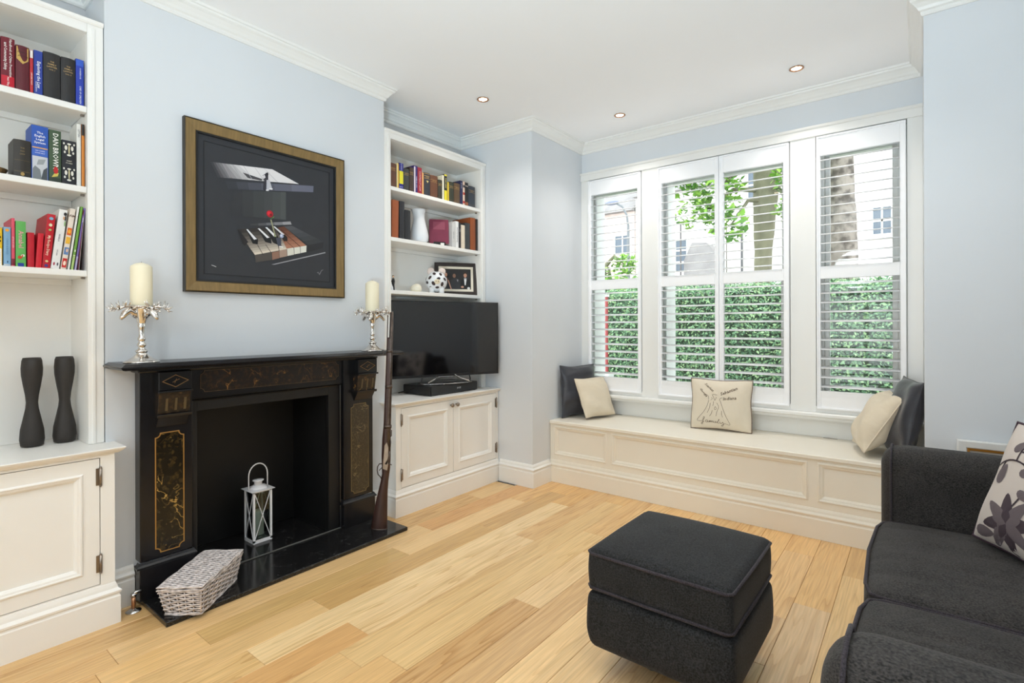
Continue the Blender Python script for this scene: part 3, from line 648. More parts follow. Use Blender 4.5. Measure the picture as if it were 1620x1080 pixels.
PAINT = [
    ((60,60,64), [(1.128,2.069), (1.162,1.999), (1.177,2.001), (1.14,2.071)]),
    ((80,79,83), [(1.14,2.071), (1.177,2.001), (1.193,2.003), (1.151,2.072)]),
    ((100,99,103), [(1.151,2.072), (1.193,2.003), (1.213,2.006), (1.166,2.074)]),
    ((120,119,122), [(1.166,2.074), (1.213,2.006), (1.233,2.009), (1.181,2.075)]),
    ((141,139,142), [(1.181,2.075), (1.233,2.009), (1.257,2.012), (1.199,2.077)]),
    ((161,159,161), [(1.199,2.077), (1.257,2.012), (1.282,2.015), (1.217,2.079)]),
    ((181,179,181), [(1.217,2.079), (1.282,2.015), (1.316,2.019), (1.241,2.082)]),
    ((201,199,200), [(1.241,2.082), (1.316,2.019), (1.35,2.024), (1.266,2.085)]),
    ((222,219,220), [(1.266,2.085), (1.35,2.024), (1.412,2.032), (1.311,2.09)]),
    ((224,221,222), [(1.311,2.09), (1.412,2.032), (1.6,2.057), (1.444,2.105)]),
    ((54,56,62), [(1.2,1.988), (1.211,1.95), (1.262,1.958), (1.252,1.996)]),
    ((64,66,74), [(1.252,1.996), (1.262,1.958), (1.319,1.967), (1.31,2.005)]),
    ((74,76,86), [(1.31,2.005), (1.319,1.967), (1.387,1.978), (1.381,2.016)]),
    ((84,86,98), [(1.381,2.016), (1.387,1.978), (1.458,1.99), (1.453,2.028)]),
    ((94,96,110), [(1.453,2.028), (1.458,1.99), (1.557,2.006), (1.555,2.044)]),
    ((104,106,122), [(1.555,2.044), (1.557,2.006), (1.689,2.028), (1.691,2.065)]),
    ((48,50,54), [(1.231,1.949), (1.23,1.819), (1.285,1.823), (1.285,1.958)]),
    ((53,55,58), [(1.285,1.958), (1.285,1.823), (1.341,1.827), (1.341,1.967)]),
    ((58,61,63), [(1.341,1.967), (1.341,1.827), (1.399,1.831), (1.4,1.976)]),
    ((63,66,68), [(1.4,1.976), (1.399,1.831), (1.444,1.834), (1.445,1.983)]),
    ((68,72,73), [(1.445,1.983), (1.444,1.834), (1.49,1.838), (1.491,1.99)]),
    ((74,78,78), [(1.491,1.99), (1.49,1.838), (1.521,1.84), (1.522,1.995)]),
    ((60,61,64), [(1.323,1.788), (1.323,1.777), (1.367,1.785), (1.366,1.797)]),
    ((82,83,86), [(1.366,1.797), (1.367,1.785), (1.412,1.793), (1.409,1.806)]),
    ((105,105,109), [(1.409,1.806), (1.412,1.793), (1.458,1.801), (1.454,1.816)]),
    ((127,127,131), [(1.454,1.816), (1.458,1.801), (1.506,1.81), (1.5,1.825)]),
    ((150,150,154), [(1.5,1.825), (1.506,1.81), (1.555,1.819), (1.547,1.835)]),
    ((40,38,38), [(1.254,1.749), (1.501,1.803), (1.648,1.704), (1.643,1.669), (1.351,1.624), (1.343,1.627)]),
    ((48,44,42), [(1.254,1.749), (1.474,1.796), (1.493,1.782), (1.267,1.731)]),
    ((68,63,59), [(1.267,1.731), (1.493,1.782), (1.513,1.768), (1.281,1.713)]),
    ((89,83,77), [(1.281,1.713), (1.513,1.768), (1.529,1.756), (1.292,1.698)]),
    ((109,102,95), [(1.292,1.698), (1.529,1.756), (1.546,1.745), (1.304,1.683)]),
    ((130,122,113), [(1.304,1.683), (1.546,1.745), (1.56,1.734), (1.314,1.67)]),
    ((150,141,130), [(1.314,1.67), (1.56,1.734), (1.574,1.725), (1.323,1.657)]),
    ((171,161,148), [(1.323,1.657), (1.574,1.725), (1.587,1.716), (1.332,1.646)]),
    ((191,180,166), [(1.332,1.646), (1.587,1.716), (1.598,1.708), (1.34,1.636)]),
    ((212,200,184), [(1.34,1.636), (1.598,1.708), (1.609,1.7), (1.347,1.626)]),
    ((96,58,42), [(1.469,1.788), (1.51,1.801), (1.536,1.783), (1.48,1.767)]),
    ((110,69,52), [(1.48,1.767), (1.536,1.783), (1.563,1.765), (1.491,1.745)]),
    ((124,81,62), [(1.491,1.745), (1.563,1.765), (1.583,1.751), (1.499,1.729)]),
    ((139,92,72), [(1.499,1.729), (1.583,1.751), (1.604,1.737), (1.507,1.712)]),
    ((153,104,82), [(1.507,1.712), (1.604,1.737), (1.624,1.723), (1.515,1.696)]),
    ((168,116,92), [(1.515,1.696), (1.624,1.723), (1.645,1.709), (1.524,1.679)]),
    ((75,70,66), [(1.347,1.626), (1.438,1.649), (1.44,1.608), (1.351,1.586)]),
    ((140,105,88), [(1.44,1.649), (1.481,1.661), (1.482,1.622), (1.442,1.608)]),
    ((165,140,125), [(1.482,1.664), (1.525,1.677), (1.527,1.637), (1.484,1.624)]),
    ((215,212,200), [(1.527,1.679), (1.566,1.69), (1.568,1.65), (1.529,1.639)]),
    ((220,218,206), [(1.569,1.69), (1.604,1.699), (1.606,1.662), (1.57,1.652)]),
    ((222,220,210), [(1.607,1.7), (1.645,1.71), (1.643,1.673), (1.608,1.663)]),
    ((78,80,84), [(1.51,1.801), (1.557,1.812), (1.595,1.799), (1.538,1.784)]),
    ((72,74,78), [(1.538,1.784), (1.595,1.799), (1.634,1.786), (1.566,1.767)]),
    ((66,68,72), [(1.566,1.767), (1.634,1.786), (1.673,1.772), (1.595,1.75)]),
    ((60,62,66), [(1.595,1.75), (1.673,1.772), (1.714,1.759), (1.624,1.732)]),
    ((54,56,60), [(1.624,1.732), (1.714,1.759), (1.755,1.745), (1.653,1.714)]),
    ((42,43,46), [(1.653,1.714), (1.755,1.745), (1.749,1.707), (1.648,1.672)]),
    ((150,150,154), [(1.437,1.583), (1.765,1.686), (1.767,1.68), (1.455,1.583)]),
    ((34,34,36), [(1.258,1.746), (1.268,1.744), (1.312,1.691), (1.294,1.668), (1.282,1.679)]),
    ((24,24,26), [(1.302,1.756), (1.314,1.758), (1.364,1.71), (1.362,1.684), (1.335,1.685)]),
    ((225,225,228), [(1.302,1.756), (1.31,1.757), (1.358,1.712), (1.343,1.706)]),
    ((22,22,24), [(1.362,1.769), (1.377,1.773), (1.434,1.727), (1.438,1.697), (1.403,1.702)]),
    ((228,228,230), [(1.362,1.769), (1.372,1.771), (1.427,1.729), (1.413,1.724)]),
    ((22,22,24), [(1.403,1.781), (1.421,1.785), (1.474,1.741), (1.496,1.687), (1.447,1.703)]),
    ((225,225,228), [(1.403,1.781), (1.414,1.783), (1.466,1.743), (1.452,1.737)]),
    ((26,26,28), [(1.447,1.792), (1.463,1.796), (1.528,1.744), (1.53,1.724), (1.51,1.718), (1.496,1.735)]),
    ((215,215,218), [(1.447,1.792), (1.456,1.794), (1.512,1.757), (1.499,1.752)]),
    ((40,34,30), [(1.36,1.68), (1.363,1.68), (1.392,1.632), (1.389,1.632)]),
    ((40,34,30), [(1.403,1.689), (1.406,1.689), (1.438,1.647), (1.434,1.647)]),
    ((40,34,30), [(1.473,1.693), (1.477,1.693), (1.482,1.663), (1.479,1.662)]),
    ((60,36,26), [(1.501,1.736), (1.505,1.736), (1.568,1.688), (1.564,1.688)]),
    ((60,36,26), [(1.487,1.782), (1.491,1.783), (1.608,1.7), (1.604,1.699)]),
    ((70,72,85), [(1.463,1.731), (1.492,1.737), (1.493,1.687), (1.473,1.689)]),
    ((225,225,225), [(1.483,1.69), (1.505,1.688), (1.502,1.681), (1.484,1.684)]),
    ((150,150,120), [(1.431,1.826), (1.438,1.829), (1.463,1.74), (1.456,1.736)]),
    ((95,140,60), [(1.421,1.824), (1.452,1.842), (1.454,1.85), (1.434,1.833)]),
    ((140,150,110), [(1.452,1.738), (1.454,1.758), (1.466,1.736)]),
    ((70,68,72), [(1.284,2.051), (1.296,2.05), (1.388,2.039), (1.385,2.029), (1.311,2.028)]),
    ((55,52,60), [(1.389,2.058), (1.413,2.079), (1.42,2.069), (1.421,2.035), (1.395,2.03)]),
    ((45,45,55), [(1.395,2.034), (1.413,2.038), (1.406,1.98), (1.391,1.982)]),
    ((190,190,198), [(1.411,2.039), (1.428,2.044), (1.441,2), (1.421,1.984), (1.411,1.986)]),
    ((40,38,42), [(1.406,2.076), (1.419,2.082), (1.422,2.069), (1.411,2.061)]),
    ((215,212,215), [(1.389,2.056), (1.4,2.065), (1.406,2.052), (1.394,2.04)]),
    ((230,230,232), [(1.407,1.985), (1.421,1.992), (1.423,1.982), (1.409,1.979)]),
    ((230,230,232), [(1.426,1.999), (1.445,2), (1.443,1.992), (1.428,1.991)]),
    ((150,146,150), [(1.181,2.074), (1.186,2.075), (1.225,2.012), (1.22,2.011)]),
    ((165,162,165), [(1.231,2.08), (1.234,2.081), (1.279,2.019), (1.275,2.018)]),
    ((175,172,175), [(1.287,2.087), (1.29,2.087), (1.336,2.024), (1.333,2.024)]),
    ((178,175,178), [(1.345,2.094), (1.347,2.094), (1.4,2.031), (1.397,2.03)]),
    ((180,177,180), [(1.396,2.099), (1.398,2.099), (1.475,2.04), (1.472,2.039)]),
    ((190,190,190), [(1.13,1.554), (1.139,1.552), (1.153,1.547), (1.151,1.544), (1.138,1.549), (1.13,1.551)]),
    ((120,120,124), [(1.709,1.557), (1.718,1.565), (1.723,1.551), (1.739,1.576), (1.754,1.581), (1.74,1.571), (1.727,1.546), (1.715,1.558)]),
]
for i, (c, pts) in enumerate(PAINT):
    mm = flat(c, .75)
    if mm not in pm: pm.append(mm)
    pmesh.cur = pm.index(mm); x = BX+.0104+.00003*i
    pmesh.poly([(x, a, b) for a, b in pts])
def disc(mb, c, r, x, n=14, sy=1): mb.poly([(x, c[0]+r*sy*math.cos(2*PI*k/n), c[1]+r*math.sin(2*PI*k/n)) for k in range(n)])
for c, ctr, r, x in (((170, 22, 36), (1.428, 1.858), .019, .0140), ((214, 40, 56), (1.424, 1.860), .011, .0142), ((120, 12, 24), (1.434, 1.853), .008, .0144), ((150, 160, 190), (1.4945, 1.746), .0115, .0140), ((205, 212, 228), (1.492, 1.748), .006, .0142)):
    mm = flat(c, .75)
    if mm not in pm: pm.append(mm)
    pmesh.cur = pm.index(mm); disc(pmesh, ctr, r, BX+x)
obj('painted_scene', pmesh, pm, t, label='piano lid, keys, small figure and red rose on black')

# ------------------------------------------------------------------ antler candlesticks and candles on the mantel
ZM = 1.091
def candlestick(loc, lab, rz=0):
    t = thing('antler_candlestick', lab, 'candlestick', loc, rz, 'antler candlesticks on the mantel')
    m = MB(); m.smooth = True
    m.lathe([(.066, 0), (.068, .003), (.064, .007), (.050, .013), (.036, .022), (.025, .033), (.019, .040), (.021, .044), (.024, .049), (.021, .054), (.014, .059), (.012, .066), (.0165, .072), (.0175, .079), (.013, .085), (.011, .092), (.0145, .098), (.0155, .104), (.011, .110),
             (.0095, .128), (.012, .150), (.016, .162), (.013, .166), (.016, .172), (.024, .205), (.028, .232), (.03, .236)], seg=24)
    obj('stem', m, M_SILVER, t, local=True)
    m = MB(); m.smooth = True; m.lathe([(.02, .234), (.044, .237), (.050, .240), (.050, .2435), (.047, .2455), (.02, .2425)], seg=28); obj('drip_dish', m, M_SILVER, t, local=True)
    for k in range(3):
        a = 2*PI*k/3 + .35
        ca, sa = math.cos(a), math.sin(a)
        T = lambda r, s, z: (r*ca - s*sa, r*sa + s*ca, z)
        m = MB(); m.smooth = True
        m.tube([T(.016, 0, .196), T(.030, 0, .216), T(.044, 0, .226), T(.058, 0, .214), T(.070, 0, .196), T(.076, 0, .186)], [.012, .016, .0175, .0145, .010, .006], 10)
        for s in (-1, 1): m.tube([T(.038, s*.012, .234), T(.032, s*.026, .236), T(.028, s*.032, .234)], [.005, .006, .001], 6)   # ears
        h = obj('stag_head', m, M_SILVER, t, local=True)
        for s in (-1, 1):
            m = MB(); m.smooth = True
            beam = [T(.042, s*.010, .236), T(.054, s*.028, .243), T(.072, s*.038, .240), T(.088, s*.034, .231), T(.098, s*.022, .230), T(.101, s*.007, .236)]
            m.tube(beam, [.006, .0055, .005, .0045, .004, .002], 6)
            for b, d in ((1, (.0, s*.018, .018)), (2, (.004, s*.022, .016)), (3, (.018, s*.018, .012)), (4, (.022, s*.012, .006)), (2, (-.004, s*.014, .026)), (3, (.010, s*.008, .024)), (4, (.014, s*.004, -.016)), (3, (.016, s*.018, -.014))):
                p = Vector(beam[b]); q = Vector(T(*d)) 
                m.tube([p, p + q*.55, p + q*1.0 + Vector((0, 0, .003))], [.0036, .0027, .0006], 5)
            obj('antler', m, M_SILVER, h, local=True)
    c = MB(); c.smooth = True
    return t
def candle(loc, r, h, label, m=None):
    t = thing('pillar_candle', label, 'candle', loc, group='pillar candles')
    c = MB(); c.smooth = True; c.lathe([(r*.98, 0), (r, .003), (r, h-.022), (r*.97, h-.016), (r*.6, h-.006), (.004, h)], seg=28); obj('wax', c, m or M_WAX, t, local=True)
    w_ = MB(); w_.tube([(0, 0, h-.001), (0, 0, h+.002), (.001, 0, h+.004)], .0009, 5); obj('wick', w_, mat('wick', (70, 62, 50), .9), t, local=True)
candlestick((-2.66, .792, ZM), 'silver antler candlestick on the left end of the mantel', .2)
candlestick((-2.66, 2.003, ZM), 'silver antler candlestick on the right end of the mantel', .9)
candle((-2.66, .792, ZM+.2445), .0405, .188, 'ivory pillar candle on the left antler candlestick')
candle((-2.66, 2.003, ZM+.2445), .0405, .188, 'ivory pillar candle on the right antler candlestick')

# ------------------------------------------------------------------ lantern
t = thing('lantern', 'white metal lantern with glass sides and arched handle in the fireplace', 'lantern', (-2.995, 1.459, HT))
s = .054
m = MB(); m.box(-s, s, -s, s, 0, .006)
for a in (-1, 1):
    for b in (-1, 1): m.box(min(a*s, a*(s-.011)), max(a*s, a*(s-.011)), min(b*s, b*(s-.011)), max(b*s, b*(s-.011)), .006, .292)
m.box(-s, s, -s, -s+.004, .006, .018); m.box(-s, s, s-.004, s, .006, .018); m.box(-s, -s+.004, -s+.004, s-.004, .006, .018); m.box(s-.004, s, -s+.004, s-.004, .006, .018)
m.box(-s, s, -s, -s+.004, .284, .292); m.box(-s, s, s-.004, s, .284, .292); m.box(-s, -s+.004, -s, s, .284, .292); m.box(s-.004, s, -s, s, .284, .292)
obj('frame', m, M_LANT, t, local=True)
for k in range(4):
    c, sn = round(math.cos(PI/2*k)), round(math.sin(PI/2*k)); R_ = lambda x, y, z: (x*c-y*sn, x*sn+y*c, z)
    g = MB(); g.add([R_(s-.008, -s+.008, .012), R_(s-.008, s-.008, .012), R_(s-.008, s-.008, .288), R_(s-.008, -s+.008, .288), R_(s-.0065, -s+.008, .012), R_(s-.0065, s-.008, .012), R_(s-.0065, s-.008, .288), R_(s-.0065, -s+.008, .288)],
                    [(0, 3, 2, 1), (4, 5, 6, 7), (0, 1, 5, 4), (1, 2, 6, 5), (2, 3, 7, 6), (3, 0, 4, 7)])
    p = obj('pane', g, M_GLASSG, t, local=True)
    x = MB(); x.tube([R_(s-.003, -s+.008, .016), R_(s-.003, s-.008, .286)], .0022, 5); x.tube([R_(s-.003, s-.008, .016), R_(s-.003, -s+.008, .286)], .0022, 5); obj('cross_bar', x, M_LANT, t, local=True)
m = MB(); m.loft([[(a*.066, b*.066, z) for a, b in ((-1, -1), (1, -1), (1, 1), (-1, 1))] for z in (.292, .295)]); m.smooth = True; m.lathe([(.052, .295), (.046, .304), (.030, .312), (.018, .316)], seg=24); obj('roof', m, M_LANT, t, local=True)
m = MB(); m.smooth = True; m.lathe([(.021, .314), (.021, .336), (.030, .339), (.030, .343), (.004, .346)], seg=20); obj('chimney', m, M_LANT, t, local=True)
m = MB(); m.smooth = True; m.tube([(0, -.054, .294), (0, -.054, .37)] + [(0, -.054*math.cos(PI*k/12), .37+.066*math.sin(PI*k/12)) for k in range(1, 12)] + [(0, .054, .37), (0, .054, .294)], .0036, 8); obj('handle', m, M_LANT, t, local=True)
m = MB(); m.smooth = True; m.lathe([(.031, .006), (.033, .010), (.033, .034), (.031, .034), (.031, .012), (.0, .011)], seg=20); obj('candle_cup', m, mat('grey_tin', (120, 124, 122), .4, .6), t, local=True)
candle((-2.995, 1.459, HT+.0125), .0295, .165, 'white pillar candle inside the white lantern', M_WAXW)

# ------------------------------------------------------------------ wicker basket
t = thing('wicker_basket', 'whitewashed wicker basket with a lid on the hearth', 'basket', (-2.563, .998, HT), 0, rot=(0, 0, math.atan2(.766, -.643)))
LB, SB, LT, ST, HB = .150, .072, .176, .088, .118       # half lengths at base and top
obj('liner', MB().loft([[(a*(LB-.006), b*(SB-.006), .002) for a, b in ((-1, -1), (1, -1), (1, 1), (-1, 1))], [(a*(LT-.008), b*(ST-.008), HB-.002) for a, b in ((-1, -1), (1, -1), (1, 1), (-1, 1))]]), M_WICKD, t, local=True)
per = []
NL, NS = 9, 5
def ring(l, sh): 
    P = []
    for k in range(NL): P.append((-l + 2*l*k/NL, -sh, 0, -1))
    for k in range(NS): P.append((l, -sh+2*sh*k/NS, 1, 0))
    for k in range(NL): P.append((l-2*l*k/NL, sh, 0, 1))
    for k in range(NS): P.append((-l, sh-2*sh*k/NS, -1, 0))
    return P
m = MB(); m.smooth = True
n = 2*(NL+NS)
for k in range(0, n):
    a, b = ring(LB, SB)[k], ring(LT, ST)[k]
    m.tube([(a[0], a[1], .003), (b[0], b[1], HB)], .0030, 5)
obj('stake', m, M_WICK, t, local=True, kind='stuff')
m = MB(); m.smooth = True
NR = 11
for r in range(NR):
    f = (r+.5)/NR; l, sh = LB+(LT-LB)*f, SB+(ST-SB)*f; P = ring(l, sh); path = []
    for k in range(n):
        a, b = P[k], P[(k+1) % n]; o = .0052*(1 if (k+r) % 2 else -1)
        nx, ny = a[2], a[3]
        path.append((a[0]+nx*o, a[1]+ny*o, .005+(HB-.010)*f)); path.append(((a[0]+b[0])/2, (a[1]+b[1])/2, .005+(HB-.010)*f))
    m.tube(path, .0034, 5, closed=True)
obj('weaver', m, M_WICK, t, local=True, kind='stuff')
m = MB(); m.smooth = True
for z, l, sh in ((.004, LB+.002, SB+.002), (HB, LT+.003, ST+.003)):
    for q in (0, 1):
        m.tube([(x+.003*math.cos(i*1.1+q*PI)*nx, y+.003*math.cos(i*1.1+q*PI)*ny, z+.003*math.sin(i*1.1+q*PI)) for i, (x, y, nx, ny) in enumerate(ring(l, sh))], .0036, 5, closed=True)
obj('border', m, M_WICK, t, local=True)
m = MB(); m.box(-LT, LT, -ST, ST, HB+.004, HB+.010); lid = obj('lid', m, M_WICKD, t, local=True)
m = MB(); m.smooth = True
for k in range(42):
    x = -LT + 2*LT*(k+.5)/42; path = []
    for j in range(15):
        y = -ST-.003 + (2*ST+.006)*j/14; path.append((x+.001*math.sin(j*2.1+k), y, HB+.012+.0042*(1 if ((j//2)+k) % 2 else -.2)*(1 if j % 2 else .3)))
    m.tube(path, .0037, 5)
for q in (0, 1):
    m.tube([(x+.003*math.cos(i*1.1+q*PI)*nx, y+.003*math.cos(i*1.1+q*PI)*ny, HB+.012+.003*math.sin(i*1.1+q*PI)) for i, (x, y, nx, ny) in enumerate(ring(LT+.003, ST+.003))], .0036, 5, closed=True)
obj('lid_weave', m, M_WICK, lid, local=True, kind='stuff')
# ------------------------------------------------------------------ antique rifle leaning on the mantel
RO = Vector((-2.567, 1.985, HT)); LAT = Vector((.80, .60, 0)); BACK = Vector((-.60, .80, 0))
t = thing('antique_rifle', 'antique long rifle with dark wooden stock leaning on the mantel end', 'rifle', RO)
AXD = (Vector((-2.520, 1.990, 1.30)) - RO); AXD.normalize(); DEP = AXD.cross(LAT).normalized(); LT_ = DEP.cross(AXD).normalized()
def rp_(l, d, z): return tuple(RO + LT_*l + DEP*d + AXD*z)
def rring(c, hw, hd, z, n=12, e=2.4):
    return [rp_(c + hw*math.copysign(abs(math.cos(2*PI*k/n))**(2/e), math.cos(2*PI*k/n)), hd*math.copysign(abs(math.sin(2*PI*k/n))**(2/e), math.sin(2*PI*k/n)), z) for k in range(n)]
m = MB(); m.smooth = True
ST_ = [(-.006, .050, .021, .0), (-.006, .050, .021, .004), (-.002, .044, .021, .08), (.005, .036, .020, .16), (.013, .028, .018, .235), (.020, .0235, .0165, .29), (.026, .0225, .017, .335), (.027, .0255, .0185, .37), (.026, .0275, .019, .44), (.026, .026, .0185, .55), (.027, .021, .017, .62), (.028, .019, .016, .80), (.029, .017, .014, 1.0), (.030, .015, .012, 1.14), (.030, .013, .011, 1.155)]
m.loft([rring(c, hw, hd, z) for c, hw, hd, z in ST_]); obj('stock', m, M_STOCK, t)
m = MB(); m.smooth = True; m.loft([rring(-.006, .051, .022, -.002), rring(-.006, .0512, .0222, .005)]); obj('butt_plate', m, M_GUN, t)
m = MB(); m.smooth = True; m.tube([rp_(.036, -.002, .47), rp_(.037, -.002, .62), rp_(.0385, 0, 1.0), rp_(.040, 0, 1.305)], [.0165, .0145, .0125, .0105], 14); obj('barrel', m, M_GUN, t)
for z, r in ((.62, .0235), (.86, .0215), (1.075, .0195)):
    m = MB(); m.smooth = True; c = .031 + .002*(z-.6)
    m.loft([rring(c, r, r*.86, z-.009), rring(c, r+.001, r*.88, z), rring(c, r, r*.86, z+.009)]); obj('barrel_band', m, M_GUN, t)
m = MB(); m.smooth = True; m.tube([rp_(.016-.012, 0, 1.075), rp_(-.004, 0, 1.068), rp_(-.007, 0, 1.052), rp_(.001, 0, 1.046)], .0022, 6); obj('sling_swivel', m, M_GUN, t)
m = MB(); m.smooth = True; m.tube([rp_(.014, -.006, .6), rp_(.018, -.006, 1.28)], .003, 6); m.ball(rp_(.018, -.006, 1.283), .0045, 8, 6); obj('ramrod', m, M_GUN, t)
m = MB(); m.prism([(.012, .37), (.040, .36), (.046, .40), (.044, .50), (.034, .53), (.020, .51)], lambda a, b, h: rp_(a, h, b), -.0225, -.0175); obj('lock_plate', m, M_STEEL, t, bev=.001)
m = MB(); m.smooth = True; m.tube([rp_(.032, -.025, .40), rp_(.046, -.027, .425), rp_(.054, -.026, .455), rp_(.048, -.022, .475)], [.006, .0055, .006, .005], 8); m.tube([rp_(.046, -.025, .408), rp_(.060, -.025, .398), rp_(.068, -.025, .396)], [.004, .0035, .002], 6); obj('hammer', m, M_GUN, t)
m = MB(); m.smooth = True; m.tube([rp_(.044, -.006, .495), rp_(.052, -.010, .50), rp_(.054, -.010, .53), rp_(.050, -.006, .54)], .004, 6); m.tube([rp_(.05, -.004, .56), rp_(.056, -.004, .565), rp_(.056, -.004, .60)], .003, 6); obj('rear_sight', m, M_GUN, t)
m = MB(); m.smooth = True; m.tube([rp_(.004, 0, .395), rp_(-.014, 0, .392), rp_(-.024, 0, .375), rp_(-.026, 0, .352), rp_(-.020, 0, .328), rp_(-.006, 0, .315), rp_(.002, 0, .30)], .0032, 8); obj('trigger_guard', m, M_GUN, t)
m = MB(); m.smooth = True; m.tube([rp_(.004, 0, .372), rp_(-.006, 0, .362), rp_(-.014, 0, .352)], .0024, 6); obj('trigger', m, M_GUN, t)

# ------------------------------------------------------------------ television on a sound base
WT = .742
t = thing('sound_base', 'black rectangular sound base under the television', 'speaker', (-2.87, 2.79, WT))
m = MB(); m.box(-3.02, -2.728, 2.548, 3.048, WT+.004, WT+.069); obj('body', m, M_BLACK, t, bev=.006)
obj('grille', MB().box(-2.729, -2.7255, 2.556, 3.040, WT+.010, WT+.064), M_GRILLE, t)
for a in (-3.0, -2.75):
    for b in (2.57, 3.03): obj('foot', MB().lathe([(.012, 0), (.012, .0045)], (a, b, WT), 10), M_BLACK, t)
obj('maker_badge', text('BOSE', .017, lambda a, b: (-2.7250, 2.835+a, WT+.036+b), MB(), shear=.25), flat((215, 216, 218), .4), t, label='small silver wordmark')
th = math.radians(22)
t = thing('television', 'black flat-screen television on the cupboard right of the fireplace', 'television', (-2.80, 2.775, WT+.070), 0, rot=(0, 0, -th))
# local: screen faces +x, width along y
hw, z0, z1 = .4455, .052, .612
m = MB(); m.box(-.030, -.004, -hw+.002, hw-.002, z0+.004, z1-.002); m.box(-.062, -.030, -.30, .30, z0+.03, z0+.33); obj('housing', m, M_BLACK, t, local=True, bev=.004)
obj('screen', MB().box(-.004, -.0005, -hw+.006, hw-.006, z0+.018, z1-.006), M_TV, t, local=True)
m = MB(); m.box(-.012, .001, -hw, hw, z1-.006, z1); m.box(-.012, .001, -hw, hw, z0, z0+.018); m.box(-.012, .001, -hw, -hw+.006, z0+.018, z1-.006); m.box(-.012, .001, hw-.006, hw, z0+.018, z1-.006)
obj('bezel', m, mat('tv_bezel', (34, 34, 36), .3), t, local=True)
m = MB(); m.smooth = True
m.loft([[(-.02+rx*math.cos(2*PI*k/36), ry*math.sin(2*PI*k/36), z) for k in range(36)] for rx, ry, z in ((.10, .215, 0), (.104, .22, .003), (.104, .22, .008), (.098, .213, .011))]); obj('stand_base', m, mat('stand_black', (40, 41, 43), .12), t, local=True)
m = MB(); m.smooth = True; m.tube([(-.02+.104*math.cos(2*PI*k/36), .22*math.sin(2*PI*k/36), .005) for k in range(36)], .0025, 6, closed=True); obj('stand_rim', m, M_CHROME, t, local=True)
for s in (-1, 1):
    m = MB(); m.loft([[(x0, s*y, z), (x0+.022, s*y, z), (x0+.022, s*y, z+.009), (x0, s*y, z+.009)] for x0, y, z in ((.040, .165, .011), (.015, .10, .035), (-.02, .07, .058))]); obj('stand_leg', m, M_CHROME, t, local=True, bev=.002)
obj('stand_neck', MB().box(-.035, -.006, -.075, .075, .044, .075).box(-.006, .004, -.06, .06, .046, .053), M_CHROME, t, local=True, bev=.002)
m = MB(); m.smooth = True; m.tube([(-2.87, 2.60, .86), (-2.86, 2.585, .825), (-2.875, 2.56, .80), (-2.93, 2.54, .775), (-3.04, 2.52, .748)], .004, 6)
solo('black_cable', m, M_BLACK, 'black cable looping down behind the left of the television', 'cable', origin=(-3.04, 2.52, .743))
m = MB(); m.smooth = True; m.tube([(-2.80, 3.03, .86), (-2.815, 3.06, .82), (-2.86, 3.075, .79), (-2.99, 3.09, .748)], .004, 6)
solo('black_cable', m, M_BLACK, 'black cable hanging behind the right of the television', 'cable', origin=(-2.99, 3.09, .743))

# ------------------------------------------------------------------ books
XS = -2.835
GAP = .0007
def book(y0, y1, h, zb, col, label, group, depth=.15, tx=None, tcol=(225, 215, 195), tsz=.018, tdir='down', tpos=.5, bands=(), tilt=0, round_=True, rough=.5, prints=(), xs=XS, lines=None):
    """an upright book, spine towards the room; tilt leans it towards +y (radians), pivoting on its bottom edge"""
    w = y1-y0-2*GAP; t = thing('book', label, 'book', (xs-depth/2, (y0+y1)/2, zb+.0004+(y1-y0-2*GAP)/2*math.sin(tilt)), group=group, rot=(-tilt, 0, 0))
    m = MB(); hx = depth/2; a, b = -w/2, w/2; th = min(.0028, w*.2)
    m.box(-hx, hx-.004, a, a+th, 0, h); m.box(-hx, hx-.004, b-th, b, 0, h)
    n = 8; bul = min(.006, w*.18) if round_ else .0012
    sp = [(hx-.004 + bul*math.sin(PI*k/n), a + w*k/n) for k in range(n+1)]
    pr_ = sp + [(hx-.0065, b), (hx-.0065, a)]
    i0 = len(m.v); m.prism(pr_, XYH, 0, h)
    cov = obj('cover', m, mat('book_%d_%d_%d_%d' % (*col, int(rough*100)), col, rough, noise=.05, nscale=30), t, local=True)
    obj('pages', MB().box(-hx+.004, hx-.007, a+th, b-th, .003, h-.004), M_PAGES, t, local=True)
    xf = lambda y: hx-.004 + bul*math.sin(PI*max(0, min(1, (y-a)/w))) + .0004
    for k, (c, z0, z1, *yy) in enumerate(bands):
        y_a, y_b = (yy if yy else (-.46, .46)); P = [y_a*w + (y_b-y_a)*w*q/6 for q in range(7)]
        p = MB(); p.add([(xf(y)+.00015*k, y, z0*h) for y in P] + [(xf(y)+.00015*k, y, z1*h) for y in P], [(q, q+1, q+8, q+7) for q in range(6)])
        obj('spine_band', p, flat(c, .5), cov, local=True)
    if tx or lines:
        p = MB()
        for s_, sz, zc, yc, dr_ in (lines or [(tx, tsz, tpos, 0, tdir)]):
            if dr_ == 'down': fn = lambda x, y, zc=zc, yc=yc: (xf(y+yc*w)+.0009, y+yc*w, zc*h - x)
            else: fn = lambda x, y, zc=zc, yc=yc: (xf(x+yc*w)+.0009, x+yc*w, zc*h + y)
            text(s_, sz, fn, p)
        obj('spine_lettering', p, flat(tcol, .5), cov, local=True)
    for c, poly in prints:      # flat printed shapes on the spine, in fractions of width / height
        p = MB(); p.poly([(xf(u*w)+.0012, u*w, v*h) for u, v in poly]); obj('spine_print', p, flat(c, .5), cov, local=True)
    return t
def blob(cu, cv, ru, rv, n=9): return [(cu+ru*math.cos(2*PI*k/n), cv+rv*math.sin(2*PI*k/n)) for k in range(n)]
G1, G2, G3 = 'law books on the top left shelf', 'books on the middle left shelf', 'books on the bottom left shelf'
